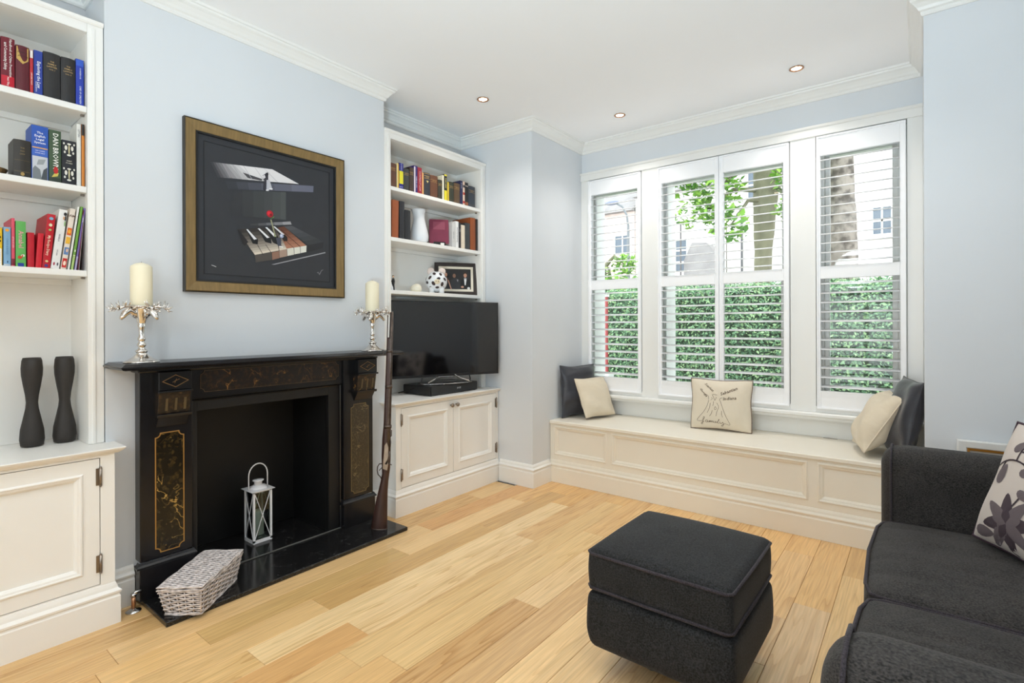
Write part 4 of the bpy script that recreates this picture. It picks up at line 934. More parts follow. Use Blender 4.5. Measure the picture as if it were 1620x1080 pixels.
z = SHELF[2]
book(.300, .376, .200, z, (40, 22, 24), 'dark maroon book at the picture edge on the top left shelf', G1)
book(.377, .419, .199, z, (112, 14, 34), 'tall crimson book with white lettering on the top left shelf', G1, tcol=(240, 236, 232), bands=[((196, 16, 44), .02, .24)],
     lines=[('Handbook of Crime Prevention', .0118, .60, .18, 'down'), ('and Community Safety', .0118, .62, -.18, 'down'), ('Nick Tilley', .008, .13, 0, 'down')])
book(.420, .4615, .184, z, (92, 22, 34), 'maroon book with a gold shield title on the top left shelf', G1, tcol=(60, 22, 18), prints=[((196, 160, 84), [(-.44, .70), (0, .60), (.44, .70), (.44, .97), (-.44, .97)])],
     lines=[('THE', .007, .92, 0, 'h'), ('FAMILY', .009, .85, 0, 'h'), ('LAWYER', .009, .77, 0, 'h')])
book(.4625, .4735, .180, z, (190, 44, 52), 'thin red paperback with a white top on the top left shelf', G1, round_=False, bands=[((232, 226, 220), .82, .99)], tx='LAW AND POLICY', tsz=.006, tcol=(245, 235, 220), tpos=.35)
book(.4745, .5025, .185, z, (40, 62, 150), 'blue paperback with vertical white title on the top left shelf', G1, round_=False, tcol=(240, 242, 246), lines=[('Exploring the Law', .0150, .47, .05, 'down'), ('SECOND EDITION', .005, .2, -.25, 'down')])
book(.5035, .5585, .192, z, (34, 33, 34), 'thick black law volume one with gold title on the top left shelf', G1, tcol=(196, 164, 110), lines=[('THE', .007, .80, 0, 'h'), ('FAMILY', .0085, .745, 0, 'h'), ('LAWYER', .0085, .69, 0, 'h'), ('VOL. I', .007, .63, 0, 'h')])
book(.5595, .6075, .192, z, (36, 35, 36), 'thick black law volume two with gold title on the top left shelf', G1, tcol=(196, 164, 110), lines=[('THE', .007, .80, 0, 'h'), ('FAMILY', .008, .745, 0, 'h'), ('LAWYER', .008, .69, 0, 'h'), ('VOL. II', .007, .63, 0, 'h')])
book(.6085, .6365, .203, z, (36, 60, 168), 'bright blue book at the right end of the top left shelf', G1, round_=False, tcol=(232, 236, 244), bands=[((52, 92, 196), .86, .99)], lines=[('A HANDBOOK', .007, .70, .05, 'down'), ('CARE OF CHILDREN', .0085, .25, .05, 'down')])
z = SHELF[1]
m = MB(); m.smooth = True; m.lathe([(.02, 0), (.03, .004), (.055, .018), (.062, .030), (.058, .030), (.03, .010), (.0, .008)], (-2.90, .345, z), 24)
solo('gilt_dish', m, mat('old_gilt', (176, 140, 92), .35, .7), 'small gilt dish at the picture edge on the middle left shelf', 'dish')
book(.413, .4655, .150, z, (44, 40, 34), 'short black book with faded gold title on the middle left shelf', G2, depth=.115, tcol=(150, 128, 84), lines=[('THE', .007, .78, 0, 'h'), ('OLD', .007, .70, 0, 'h'), ('LAW', .007, .62, 0, 'h')], bands=[((120, 100, 60), .15, .16), ((120, 100, 60), .45, .455)], prints=[((170, 140, 80), blob(0, .09, .12, .05))])
book(.4665, .5195, .223, z, (40, 84, 176), 'thick blue book with a photograph on the spine on the middle left shelf', G2, depth=.115, round_=False, tcol=(244, 246, 250), bands=[((226, 170, 90), .585, .605), ((60, 100, 190), .45, .57), ((196, 200, 206), .02, .44)],
     lines=[('The', .0125, .87, 0, 'h'), ('English', .0125, .81, 0, 'h'), ('Legal', .0125, .75, 0, 'h'), ('System', .0125, .69, 0, 'h'), ('GARY SLAPPER', .0045, .54, 0, 'h'), ('& DAVID KELLY', .0045, .50, 0, 'h')],
     prints=[((120, 126, 130), [(-.44, .02), (.1, .02), (.0, .2), (-.3, .26), (-.44, .2)]), ((70, 76, 82), [(.05, .02), (.44, .02), (.44, .26), (.2, .2)]), ((150, 156, 160), [(-.2, .28), (.2, .3), (.35, .4), (-.1, .38)])])
book(.5205, .5605, .219, z, (60, 82, 56), 'green thriller with large white capitals on the middle left shelf', G2, depth=.115, round_=False, tcol=(240, 240, 232), lines=[('DAN BROWN', .0240, .60, .02, 'down')], bands=[((40, 52, 40), .0, .10)],
     prints=[((190, 30, 32), blob(.05, .24, .2, .07)), ((210, 190, 90), [(-.3, .10), (.2, .13), (.3, .2), (-.1, .17)])])
dm = []
for q, c0 in enumerate((.80, .24)):
    for s_ in (-1, 1): dm += [((228, 226, 216), blob(s_*.22, c0+.03, .10, .055)), ((228, 226, 216), blob(s_*.30, c0-.07, .07, .03)), ((228, 226, 216), blob(s_*.36, c0+.12, .06, .025))]
    dm += [((214, 204, 160), blob(0, c0, .05, .12)), ((228, 226, 216), blob(0, c0-.13, .16, .022)), ((228, 226, 216), blob(0, c0+.12, .14, .02))]
book(.5615, .6095, .188, z, (24, 26, 34), 'black book with white damask pattern on the middle left shelf', G2, depth=.115, prints=dm, tcol=(220, 214, 196), lines=[('GREAT', .006, .54, 0, 'h'), ('STORIES', .006, .49, 0, 'h')], round_=False)
book(.6105, .6262, .268, z, (226, 226, 220), 'tall thin white book near the right end of the middle left shelf', G2, depth=.115, round_=False, tx='LETTERS', tsz=.009, tcol=(120, 122, 126), tpos=.85)
book(.6272, .6385, .272, z, (206, 128, 48), 'tall orange and black book at the right end of the middle left shelf', G2, depth=.115, round_=False, bands=[((34, 32, 30), .82, 1.0)])
z = SHELF[0]
book(.345, .381, .149, z, (232, 190, 30), 'yellow book at the picture edge on the bottom left shelf', G3, round_=False, bands=[((240, 236, 226), .0, .45)], prints=[((40, 34, 24), blob(.3, .75, .1, .03)), ((40, 34, 24), blob(.3, .65, .1, .03))])
book(.3835, .4055, .154, z, (128, 172, 206), 'small light blue paperback on the bottom left shelf', G3, round_=False, tx='CAKES & BAKES', tsz=.009, tcol=(96, 140, 180), tpos=.5, prints=[((236, 160, 50), blob(0, .92, .3, .04)), ((50, 80, 110), blob(.05, .11, .1, .03))], bands=[((236, 220, 196), .03, .045)])
book(.4065, .4175, .192, z, (214, 76, 98), 'thin pink book on the bottom left shelf', G3, round_=False, tx='LITTLE KITCHEN', tsz=.006, tcol=(245, 190, 200), depth=.17, bands=[((120, 20, 40), .03, .16)])
book(.4185, .4500, .183, z, (96, 174, 88), 'green book with pink title on the bottom left shelf', G3, round_=False, tx='Annabel', tsz=.021, tcol=(232, 160, 170), tpos=.60, bands=[((30, 60, 150), .01, .085, -.3, .3)], prints=[((226, 226, 210), blob(.2, .25, .2, .03)), ((190, 70, 36), blob(-.1, .21, .22, .035)), ((190, 80, 40), blob(.15, .24, .08, .03))])
book(.4535, .4755, .142, z, (186, 8, 34), 'short plain red book beside the green book on the bottom left shelf', G3, round_=False)
book(.4765, .4955, .142, z, (204, 16, 38), 'short plain red book leaning beside the tall red cookbook', G3, round_=False, xs=-2.829, tilt=.06)
book(.4965, .5235, .226, z, (188, 8, 30), 'tall red cookbook with small pictures on its spine', G3, round_=False, tilt=.085, tcol=(236, 220, 196), depth=.20, lines=[('My Recipe Diary', .0125, .42, 0, 'down')],
     prints=[((120, 170, 200), blob(.0, .92, .28, .028)), ((220, 214, 180), blob(.0, .80, .22, .03)), ((150, 190, 110), blob(0, .71, .18, .02)), ((214, 196, 140), blob(0, .13, .2, .02)), ((80, 50, 120), blob(0, .05, .24, .028))])
book(.5245, .5525, .252, z, (232, 231, 228), 'thick white cookbook leaning right on the bottom left shelf', G3, round_=False, tilt=.115, depth=.21, tcol=(110, 100, 120), lines=[('NIGELLA', .008, .52, -.05, 'down'), ('KITCHEN', .006, .27, -.05, 'down')],
     prints=[((26, 26, 28), blob(.28, .93, .2, .03)), ((26, 26, 28), blob(.36, .86, .10, .05)), ((216, 170, 130), blob(.18, .86, .12, .03)), ((120, 170, 90), blob(.38, .77, .08, .05)), ((160, 30, 60), blob(-.2, .08, .10, .03)), ((90, 90, 100), blob(.22, .08, .10, .03))])
book(.5560, .5755, .262, z, (226, 214, 200), 'cream cookbook with orange food photographs on its spine', G3, round_=False, tilt=.125, depth=.19, tcol=(80, 50, 30), lines=[('JAM', .014, .88, 0, 'h')],
     prints=[((222, 96, 28), [(-.4, .56), (.4, .56), (.4, .68), (-.4, .68)]), ((240, 170, 40), blob(0, .62, .3, .035)), ((236, 180, 50), [(-.4, .42), (.4, .42), (.4, .53), (-.4, .53)]), ((96, 130, 180), [(-.4, .24), (.4, .24), (.4, .36), (-.4, .36)]), ((230, 190, 160), blob(.1, .31, .2, .03)), ((196, 36, 30), [(-.4, .03), (.4, .03), (.4, .18), (-.4, .18)]), ((240, 220, 200), blob(0, .10, .25, .04))])
book(.5790, .5870, .275, z, (228, 228, 222), 'thin white magazine binder leaning on the bottom left shelf', G3, round_=False, tilt=.125, depth=.19)
book(.5895, .5990, .277, z, (108, 158, 60), 'thin green book leaning on the bottom left shelf', G3, round_=False, tilt=.125, depth=.19, bands=[((170, 196, 120), .0, .22), ((230, 236, 200), .225, .235)], prints=[((236, 240, 220), blob(0, .3, .25, .02))])
book(.6015, .6095, .272, z, (112, 92, 158), 'thin purple book leaning on the bottom left shelf', G3, round_=False, tilt=.120, depth=.19, bands=[((170, 160, 196), .0, .22)], tx='BREAD', tsz=.006, tcol=(230, 226, 240), tpos=.8)
book(.6125, .6190, .262, z, (90, 16, 40), 'thin dark crimson magazine at the right end of the bottom left shelf', G3, round_=False, tilt=.075, depth=.18, bands=[((232, 230, 226), .0, .9, .25, .46)])
H1, H2 = 'books on the top right shelf', 'books on the middle right shelf'
z = SHELF[2]
OLD = (186, 150, 92)
def old(y0, y1, h, col, label, **k):
    book(y0, y1, h, z, col, label, H1, bands=[(OLD, .80, .81), (OLD, .70, .71), (tuple(int(v*.6) for v in OLD), .12, .13)], tcol=OLD, lines=[('HISTORY', min(.009, (y1-y0)*.18), .755, 0, 'h')], **k)
old(2.2705, 2.341, .166, (96, 58, 40), 'brown old book at the left end of the top right shelf')
book(2.3445, 2.3635, .176, z, (236, 220, 170), 'thin cream book with a yellow spine, second from the left on the top right shelf', H1, round_=False, bands=[((240, 190, 60), .0, 1, -.1, .46)])
book(2.3655, 2.4045, .184, z, (36, 36, 130), 'blue and yellow paperback on the top right shelf', H1, round_=False, bands=[((232, 222, 40), .22, .70)], tcol=(200, 206, 230), lines=[('NUTSHELLS', .010, .85, 0, 'down'), ('EQUITY', .010, .10, 0, 'h')])
old(2.4055, 2.457, .155, (58, 60, 58), 'slate green old book beside the blue and yellow paperback')
old(2.4580, 2.498, .175, (66, 50, 42), 'dark brown old book left of the purple paperback on the top right shelf')
book(2.4990, 2.534, .198, z, (58, 40, 110), 'purple paperback with a pale edge on the top right shelf', H1, round_=False, bands=[((226, 214, 224), .0, .96, -.46, -.1)], tcol=(220, 216, 240), lines=[('CRIMINAL LAW', .012, .42, .2, 'down')], depth=.2)
book(2.5350, 2.576, .193, z, (156, 32, 50), 'crimson book with pale vertical title on the top right shelf', H1, round_=False, tx='CONTRACT LAW', tsz=.018, tcol=(232, 206, 200))
book(2.5770, 2.594, .164, z, (224, 170, 110), 'thin orange paperback on the top right shelf', H1, round_=False)
book(2.5950, 2.655, .170, z, (50, 52, 60), 'navy old book with gold shield label on the top right shelf', H1, bands=[(OLD, .95, .97), (OLD, .85, .87), (OLD, .75, .77)], prints=[((226, 206, 130), [(-.2, .66), (0, .56), (.2, .66)])], tcol=OLD, lines=[('POEMS', .010, .81, 0, 'h')])
old(2.6560, 2.733, .165, (104, 64, 42), 'thick tan-brown old book in the middle of the top right shelf')
old(2.7340, 2.779, .147, (54, 52, 40), 'short olive old book on the top right shelf')
book(2.7800, 2.799, .191, z, (238, 232, 208), 'thin ivory paperback in the middle of the top right shelf', H1, round_=False)
book(2.8000, 2.832, .202, z, (40, 38, 34), 'black and yellow paperback on the top right shelf', H1, round_=False, bands=[((226, 212, 40), .0, .40), ((226, 212, 60), .94, 1)], tx='TORT LAW', tsz=.015, tcol=(240, 230, 150), tpos=.68)
book(2.8330, 2.853, .150, z, (214, 184, 60), 'thin mustard book on the top right shelf', H1, round_=False)
old(2.8540, 2.905, .157, (50, 54, 42), 'dark green old book right of the mustard book')
old(2.9060, 2.972, .160, (94, 72, 50), 'thick khaki-brown old book right of the dark green one')
book(2.9730, 3.004, .191, z, (38, 40, 78), 'navy paperback near the right end of the top right shelf', H1, round_=False, tx='EU LAW', tsz=.012, tcol=(210, 214, 230), tpos=.8, depth=.2)
book(3.0050, 3.029, .192, z, (226, 200, 180), 'pale paperback with red marks on the top right shelf', H1, round_=False, bands=[((190, 50, 50), .1, .2), ((190, 60, 50), .45, .55), ((60, 50, 60), .75, .85)])
book(3.0300, 3.069, .189, z, (30, 29, 30), 'black paperback with a brown picture on the top right shelf', H1, round_=False, bands=[((150, 90, 60), .05, .18), ((200, 190, 180), .84, .87)])
old(3.0700, 3.147, .171, (54, 60, 70), 'wide blue-grey old book at the right end of the top right shelf')
z = SHELF[1]
book(2.2705, 2.298, .212, z, (122, 66, 40), 'narrow brown leather album at the left end of the middle right shelf', H2)
book(2.2995, 2.358, .261, z, (158, 84, 46), 'tall tan leather album on the left of the middle right shelf', H2, tilt=.02, depth=.2)
book(2.3680, 2.413, .263, z, (42, 43, 47), 'tall black album beside the tan leather one', H2, depth=.19)
book(2.4140, 2.468, .210, z, (38, 39, 42), 'short black album left of the white vase', H2)
book(2.880, 2.919, .192, z, (206, 206, 204), 'pale grey paperback right of the burgundy display book', H2, round_=False, tx='GARDENS', tsz=.012, tcol=(120, 120, 124))
book(2.9200, 2.956, .209, z, (234, 234, 232), 'white hardback with dark marks on the middle right shelf', H2, round_=False, tx='PHOTOGRAPHS', tsz=.016, tcol=(90, 92, 96))
book(2.9570, 2.982, .204, z, (38, 36, 38), 'narrow black book between two pale ones on the middle right shelf', H2, round_=False, tx='PARIS', tsz=.010, tcol=(220, 220, 220), tpos=.7)
book(2.9830, 3.028, .189, z, (228, 214, 192), 'cream book right of the narrow black one', H2, round_=False)
book(3.0290, 3.087, .212, z, (60, 64, 66), 'wide dark grey album on the middle right shelf', H2)
book(3.0880, 3.154, .263, z, (146, 76, 34), 'tall russet leather album near the right end of the middle right shelf', H2, depth=.2)
book(3.1555, 3.1815, .262, z, (36, 28, 26), 'tall black album at the right end of the middle right shelf', H2)
# burgundy book shown face-on on a small stand
t = thing('display_book', 'burgundy book standing face-on on a small stand beside the vase', 'book', (-2.897, 2.803, z), 0, rot=(0, -.10, math.radians(-38)))
m = MB(); hw = .073
m.box(-.026, -.022, -hw, hw, .026, .215); m.box(.0, .004, -hw, hw, .026, .215); m.box(-.024, .002, hw-.003, hw, .026, .215)
cv = obj('cover', m, mat('burgundy_cloth', (122, 40, 66), .6, noise=.08, nscale=14), t, local=True, bev=.001)
obj('pages', MB().box(-.022, 0, -hw+.004, hw-.003, .029, .212), M_PAGES, t, local=True)
obj('cover_panel', MB().box(.004, .0046, -.045, .045, .135, .195), flat((142, 66, 86), .6), cv, local=True)
m = MB(); m.box(-.05, .022, -.045, .045, 0, .006); m.box(-.052, -.046, -.03, .03, 0, .12); m.box(-.046, -.026, -.03, .03, .02, .026); m.box(.016, .022, -.045, .045, 0, .034); m.box(-.030, .016, -.045, .045, .020, .026)
obj('stand', m, M_BLACK, t, local=True)
obj('price_tag', MB().box(.0222, .0232, .008, .036, .002, .026), flat((236, 236, 232), .6), t, local=True)

# ------------------------------------------------------------------ ornaments on the shelves
m = MB(); m.smooth = True; zc = SHELF[1]
RR = [(.050, 0), (.055, .006), (.066, .03), (.070, .06), (.066, .095), (.055, .135), (.043, .175), (.040, .195), (.044, .225), (.055, .255), (.052, .256), (.038, .22), (.03, .18)]
m.loft([[(-2.925 + r*math.cos(2*PI*k/28)*(1-.18*math.exp(-((z_-.11)/.05)**2)*max(0, math.cos(2*PI*k/28-.6))), 2.622 + r*math.sin(2*PI*k/28) + .008*math.sin(z_*14), zc+z_) for k in range(28)] for r, z_ in RR])
solo('white_vase', m, M_WVASE, 'tall white waisted ceramic vase on the middle right shelf', 'vase')
zc = SHELF[0]
t = thing('piggy_bank', 'round white piggy bank with dark brown spots on the bottom right shelf', 'ornament', (-2.900, 2.775, zc), math.radians(-40))
m = MB(); m.smooth = True; c0 = (0, 0, .092); R3 = (.083, .082, .080); m.ball(c0, R3, 28, 18)
for a in (-1, 1):
    for b in (-1, 1): m.tube([(a*.036, b*.034, .045), (a*.04, b*.038, 0)], [.022, .017], 12)
obj('body', m, M_WVASE, t, local=True)
m = MB(); m.smooth = True
for la, lo, s_ in ((18, -42, 1), (44, -20, 1), (40, 26, 1), (12, 8, .9), (10, 48, 1), (-14, -20, 1.1), (-18, 30, 1.1), (-8, -62, 1), (-38, 2, .9), (-40, 50, 1), (60, 60, .9), (30, 70, .9), (-10, 84, 1), (-38, -46, .9), (68, 0, .8), (14, -84, .9), (24, 120, 1), (-12, 150, 1), (40, 180, 1), (0, -130, 1)):
    la, lo = math.radians(la), math.radians(lo)
    n = Vector((math.cos(la)*math.cos(lo), math.cos(la)*math.sin(lo), math.sin(la))); u = Vector((0, 0, 1)).cross(n).normalized(); v = n.cross(u)
    def sp(p, k): q = p.normalized(); return (c0[0]+q.x*(R3[0]+k), c0[1]+q.y*(R3[1]+k), c0[2]+q.z*(R3[2]+k))
    rot = lo*3; rr = .17*s_
    rim = [n + (u*math.cos(rot)+v*math.sin(rot))*rr*1.2*math.cos(2*PI*k/14) + (v*math.cos(rot)-u*math.sin(rot))*rr*.85*math.sin(2*PI*k/14) for k in range(14)]
    mid = [n*1 + (p-n)*.5 for p in rim]
    m.add([sp(p, .0004) for p in rim] + [sp(p, .0008) for p in mid] + [sp(n, .0008)], [(k, (k+1) % 14, 14+(k+1) % 14, 14+k) for k in range(14)] + [(14+k, 14+(k+1) % 14, 28) for k in range(14)])
obj('brown_spot', m, mat('brown_glaze', (52, 36, 38), .3), t, local=True, kind='stuff')
for s_ in (-1, 1):
    m = MB(); m.smooth = True; m.loft([[(.012+.010*math.cos(2*PI*k/10)*f, s_*.042+.028*math.sin(2*PI*k/10)*f, zz) for k in range(10)] for f, zz in ((.8, .145), (1.0, .160), (1.0, .176), (.7, .190), (.1, .196))]); obj('ear', m, mat('pink_white_glaze', (226, 210, 202), .3), t, local=True)
m = MB(); m.smooth = True; m.loft([[(x, r*math.cos(2*PI*k/16), .086+.8*r*math.sin(2*PI*k/16)) for k in range(16)] for x, r in ((.07, .022), (.092, .022), (.094, .019))]); obj('snout', m, mat('cream_glaze', (226, 214, 186), .3), t, local=True)
m = MB(); m.smooth = True
for s_ in (-1, 1): m.ball((.0945, s_*.008, .087), .0035, 8, 6)
obj('nostril', m, mat('brown_glaze', (52, 36, 38), .3), t, local=True)
m = MB(); m.smooth = True; 
m.loft([[(-2.905+rx*math.cos(2*PI*k/20), 2.575+.9*rx*math.sin(2*PI*k/20)+.012*f, zc+zz) for k in range(20)] for rx, zz, f in ((.020, 0, 0), (.038, .006, 0), (.046, .024, 0), (.040, .044, .2), (.025, .058, .5), (.008, .064, .8))])
solo('cream_ornament', m, mat('cream_shell', (232, 226, 206), .35, noise=.04, nscale=30), 'small rounded cream shell ornament left of the spotted piggy bank', 'ornament')
# bride and groom figurine and the slim white taper behind it
t = thing('couple_figurine', 'tiny figurine of a dancing couple in black and white', 'figurine', (-2.865, 2.318, zc))
m = MB(); m.smooth = True
bride = [(.024, 0), (.022, .02), (.013, .045), (.008, .056), (.010, .066), (.009, .072), (.003, .076)]
m.lathe(bride, (-.004, -.010, 0), 14); m.tube([(-.004, -.012, .070), (.0, 0, .076), (.004, .008, .074)], .0026, 6); obj('white_gown', m, M_WVASE, t, local=True)
m = MB(); m.smooth = True; m.ball((-.004, -.010, .083), .0075, 10, 8); m.ball((.006, .010, .096), .0075, 10, 8); obj('head', m, mat('skin_glaze', (206, 170, 140), .5), t, local=True)
m = MB(); m.smooth = True; m.ball((-.006, -.011, .086), .0078, 10, 8); m.ball((.004, .011, .099), .0078, 10, 8); obj('hair', m, mat('dark_hair', (36, 26, 20), .6), t, local=True)
m = MB(); m.smooth = True; m.tube([(.002, .006, 0), (.004, .008, .025), (.006, .010, .048)], [.005, .005, .007], 8); m.tube([(.008, .016, 0), (.008, .014, .025), (.006, .011, .048)], [.005, .005, .007], 8); m.tube([(.006, .010, .044), (.006, .010, .066), (.006, .010, .086)], [.009, .0115, .006], 10); m.tube([(.006, .018, .080), (.010, .012, .066), (.002, -.004, .062)], .0032, 6); obj('black_suit', m, M_BLACK, t, local=True)
m = MB(); m.smooth = True; m.lathe([(.012, 0), (.012, .004), (.0065, .006), (.006, .176), (.003, .184), (.001, .188)], (-2.93, 2.30, zc), 14)
solo('taper_candle', m, M_WAXW, 'slim white taper behind the tiny couple figurine', 'candle')
# framed photograph
t = thing('photo_frame', 'dark wood photo frame with three people in evening dress', 'picture frame', (-2.952, 3.045, zc), 0, rot=(0, -.07, math.radians(-34)))
hw, h = .172, .264
fr = rect(-hw, hw, .002, h)[::-1]; XZ = lambda a, b, q: (q, a, b)
obj('frame', MB().sweep(fr, [(0, -.008), (0, .008), (.004, .010), (.026, .007), (.030, .003), (.030, -.008)], XZ, True), mat('dark_walnut', (46, 36, 32), .4, noise=.1, nscale=30), t, local=True)
obj('back_board', MB().box(-.010, -.006, -hw+.002, hw-.002, .004, h-.002), M_FRAMEE, t, local=True)
obj('cream_slip', MB().sweep(rect(-hw+.030, hw-.030, .032, h-.030)[::-1], [(0, -.004), (0, .004), (.017, .0025), (.019, -.001), (.019, -.004)], XZ, True), flat((232, 224, 206), .6), t, local=True)
obj('easel_back', MB().prism([(-.010, .20), (-.012, .20), (-.090, .006), (-.084, .006)], lambda a, b, q: (a, q, b), -.02, .02), M_FRAMEE, t, local=True)
pm = []; pmesh = MB()
def pp(c, pts, k):
    mm = flat(c, .6)
    if mm not in pm: pm.append(mm)
    pmesh.cur = pm.index(mm); pmesh.poly([(-.0028+.0001*k, a, b) for a, b in pts])
def el(cx, cy, rx, ry, n=12): return [(cx+rx*math.cos(2*PI*k/n), cy+ry*math.sin(2*PI*k/n)) for k in range(n)]
pp((44, 42, 44), rect(-.124, .124, .050, .208), 0)
pp((40, 40, 46), [(-.105, .050), (-.050, .050), (-.064, .12), (-.070, .135), (-.098, .135)], 1); pp((206, 150, 128), [(-.100, .120), (-.068, .120), (-.074, .145), (-.094, .145)], 2); pp((210, 158, 134), [(-.066, .13), (-.058, .12), (-.036, .052), (-.044, .050), (-.064, .11)], 3); pp((212, 160, 136), el(-.084, .168, .014, .018), 4); pp((70, 40, 30), [(-.100, .160), (-.098, .186), (-.086, .192), (-.070, .186), (-.090, .178), (-.097, .150)], 5)
pp((56, 56, 60), [(-.044, .050), (.036, .050), (.032, .12), (.016, .140), (-.018, .142), (-.040, .125)], 2); pp((150, 112, 92), el(-.014, .160, .013, .017), 4); pp((160, 160, 164), [(.006, .132), (.020, .128), (.014, .108)], 4)
pp((24, 24, 26), [(.034, .050), (.118, .050), (.112, .125), (.088, .145), (.064, .145), (.044, .128)], 3); pp((238, 238, 238), [(.066, .143), (.090, .143), (.080, .085), (.072, .085)], 4); pp((20, 20, 22), [(.068, .142), (.078, .138), (.088, .142), (.088, .134), (.078, .137), (.068, .134)], 5); pp((206, 152, 126), el(.077, .166, .014, .019), 4); pp((60, 42, 32), [(.062, .172), (.064, .188), (.078, .194), (.092, .188), (.092, .172), (.078, .182)], 5); pp((210, 160, 136), el(.052, .070, .012, .008), 5); pp((226, 226, 226), el(.104, .060, .012, .010), 5)
obj('photograph', pmesh, pm, t, local=True, label='photo of a woman in a dark dress and two men in suits')
# pair of waisted black vases on the left worktop
def bvase(x, y, lab):
    m = MB(); m.smooth = True
    m.lathe([(.030, 0), (.0375, .004), (.041, .03), (.0385, .07), (.030, .115), (.0215, .16), (.0195, .185), (.022, .215), (.029, .26), (.0345, .30), (.0355, .33), (.033, .362), (.029, .374), (.026, .374), (.028, .34), (.020, .26)], (x, y, WT), 28)
    solo('waisted_vase', m, M_VASE, lab, 'vase', group='pair of black waisted vases')
bvase(-2.965, .487, 'left one of the two black waisted vases on the white worktop')
bvase(-2.965, .594, 'right one of the two black waisted vases on the white worktop')
# ------------------------------------------------------------------ cushions
class Pillow:
    """square cushion in its own axes: width x, height z (0 = bottom seam), thickness y; front is -y"""
    def __init__(s, w, h, T, seed=0, ear=.05, wr=.006, sag=0):
        s.w, s.h, s.T, s.ear, s.wr, s.sag = w, h, T, ear, wr, sag; r = random.Random(seed)
        s.ws = [(r.uniform(-7, 7), r.uniform(-7, 7), r.uniform(0, 6), r.uniform(.4, 1)) for _ in range(5)]
    def pt(s, u, v, side, lift=0):
        e = s.ear
        x = s.w/2*u*(1 - e*(1-v*v) + .012*math.sin(5*v+s.ws[0][2])); z = s.h/2*v*(1 - e*(1-u*u) + .012*math.sin(4*u+s.ws[1][2]))
        k = max(0, (1-abs(u)**2.6)*(1-abs(v)**2.6))**.55
        k *= 1 - s.sag*max(0, v)
        wr = sum(a*math.sin(p*u+q*v+f) for p, q, f, a in s.ws)*s.wr*min(1, k*2)*(.35+.65*(abs(u)+abs(v))/1.4)
        return (x, side*(s.T/2*k + wr*.5 + lift), z + s.h/2)
    def mesh(s, n=26):
        m = MB(); m.smooth = True
        g = [math.sin(PI/2*(2*i/n-1)) for i in range(n+1)]
        V = []; F = []
        for side in (-1, 1):
            o = len(V); V += [s.pt(u, v, side) for v in g for u in g]
            for j in range(n):
                for i in range(n):
                    a = o+j*(n+1)+i; q = (a, a+1, a+n+2, a+n+1); F.append(q if side < 0 else q[::-1])
        m.add(V, F); return m
    def rim(s, n=14):
        g = [2*i/n-1 for i in range(n)]
        return [s.pt(u, -1, 0) for u in g] + [s.pt(1, v, 0) for v in g] + [s.pt(-u, 1, 0) for u in g] + [s.pt(-1, -v, 0) for v in g]
    def ribbon(s, mb, path, wd, side=-1, lift=.0012):
        Q = [path[0]] + list(path) + [path[-1]]; path = []          # rounded strokes (Catmull-Rom)
        for a, b, c, d in zip(Q, Q[1:], Q[2:], Q[3:]):
            path += [tuple(.5*(2*b[i] + (c[i]-a[i])*q + (2*a[i]-5*b[i]+4*c[i]-d[i])*q*q + (3*b[i]-a[i]-3*c[i]+d[i])*q**3) for i in (0, 1)) for q in (0, .25, .5, .75)]
        path.append(Q[-1])
        P = []
        for a, b in zip(path, path[1:]):
            k = max(1, int(math.hypot(b[0]-a[0], b[1]-a[1])/.06)); P += [(a[0]+(b[0]-a[0])*i/k, a[1]+(b[1]-a[1])*i/k) for i in range(k)]
        P.append(path[-1]); V = []
        for i, p in enumerate(P):
            a, b = P[max(0, i-1)], P[min(len(P)-1, i+1)]; dx, dy = b[0]-a[0], b[1]-a[1]; l = math.hypot(dx, dy) or 1
            V += [s.pt(p[0]-dy/l*wd, p[1]+dx/l*wd, side, lift), s.pt(p[0]+dy/l*wd, p[1]-dx/l*wd, side, lift)]
        mb.add(V, [(2*i, 2*i+1, 2*i+3, 2*i+2) for i in range(len(P)-1)])
    def patch(s, mb, pts, side=-1, lift=.0012):
        cx = sum(p[0] for p in pts)/len(pts); cy = sum(p[1] for p in pts)/len(pts); n = len(pts)
        mb.add([s.pt(*p, side, lift) for p in pts] + [s.pt((p[0]+cx)/2, (p[1]+cy)/2, side, lift+.0004) for p in pts] + [s.pt(cx, cy, side, lift+.0004)],
               [(i, (i+1) % n, n+(i+1) % n, n+i) for i in range(n)] + [(n+i, n+(i+1) % n, 2*n) for i in range(n)])
def cushion(name, P, loc, rot, m, label, pipe=None, pr=.004, group='scatter cushions on the window seat'):
    t = thing(name, label, 'cushion', loc, rot=rot, group=group)
    obj('cover', P.mesh(), m, t, local=True)
    k = MB(); k.smooth = True; k.tube(P.rim(), pr, 6, closed=True); obj('seam_piping', k, pipe or m, t, local=True)
    return t
SEAT = .486
R_ = math.radians
cushion('scatter_cushion', Pillow(.38, .42, .16, 3, wr=.018, ear=.07), (-2.238, 3.765, SEAT+.006), (R_(-3), 0, R_(74)), M_SATIN, 'dark slate satin cushion in the left corner of the window seat')
cushion('scatter_cushion', Pillow(.32, .325, .13, 5, wr=.014, ear=.03), (-2.040, 3.775, SEAT+.022), (R_(-25), 0, R_(72)), M_CREAM, 'small plain cream cushion leaning on the left dark cushion')
cushion('scatter_cushion', Pillow(.35, .37, .155, 9, wr=.020, ear=.03), (-.292, 3.72, SEAT+.034), (R_(-31), 0, R_(-76)), M_CREAM, 'plain cream cushion leaning on the right dark cushion')
cushion('scatter_cushion', Pillow(.43, .44, .15, 12, wr=.016), (-.112, 3.68, SEAT+.018), (R_(-11), 0, R_(-78)), M_SATIN, 'dark slate satin cushion in the right corner of the window seat')
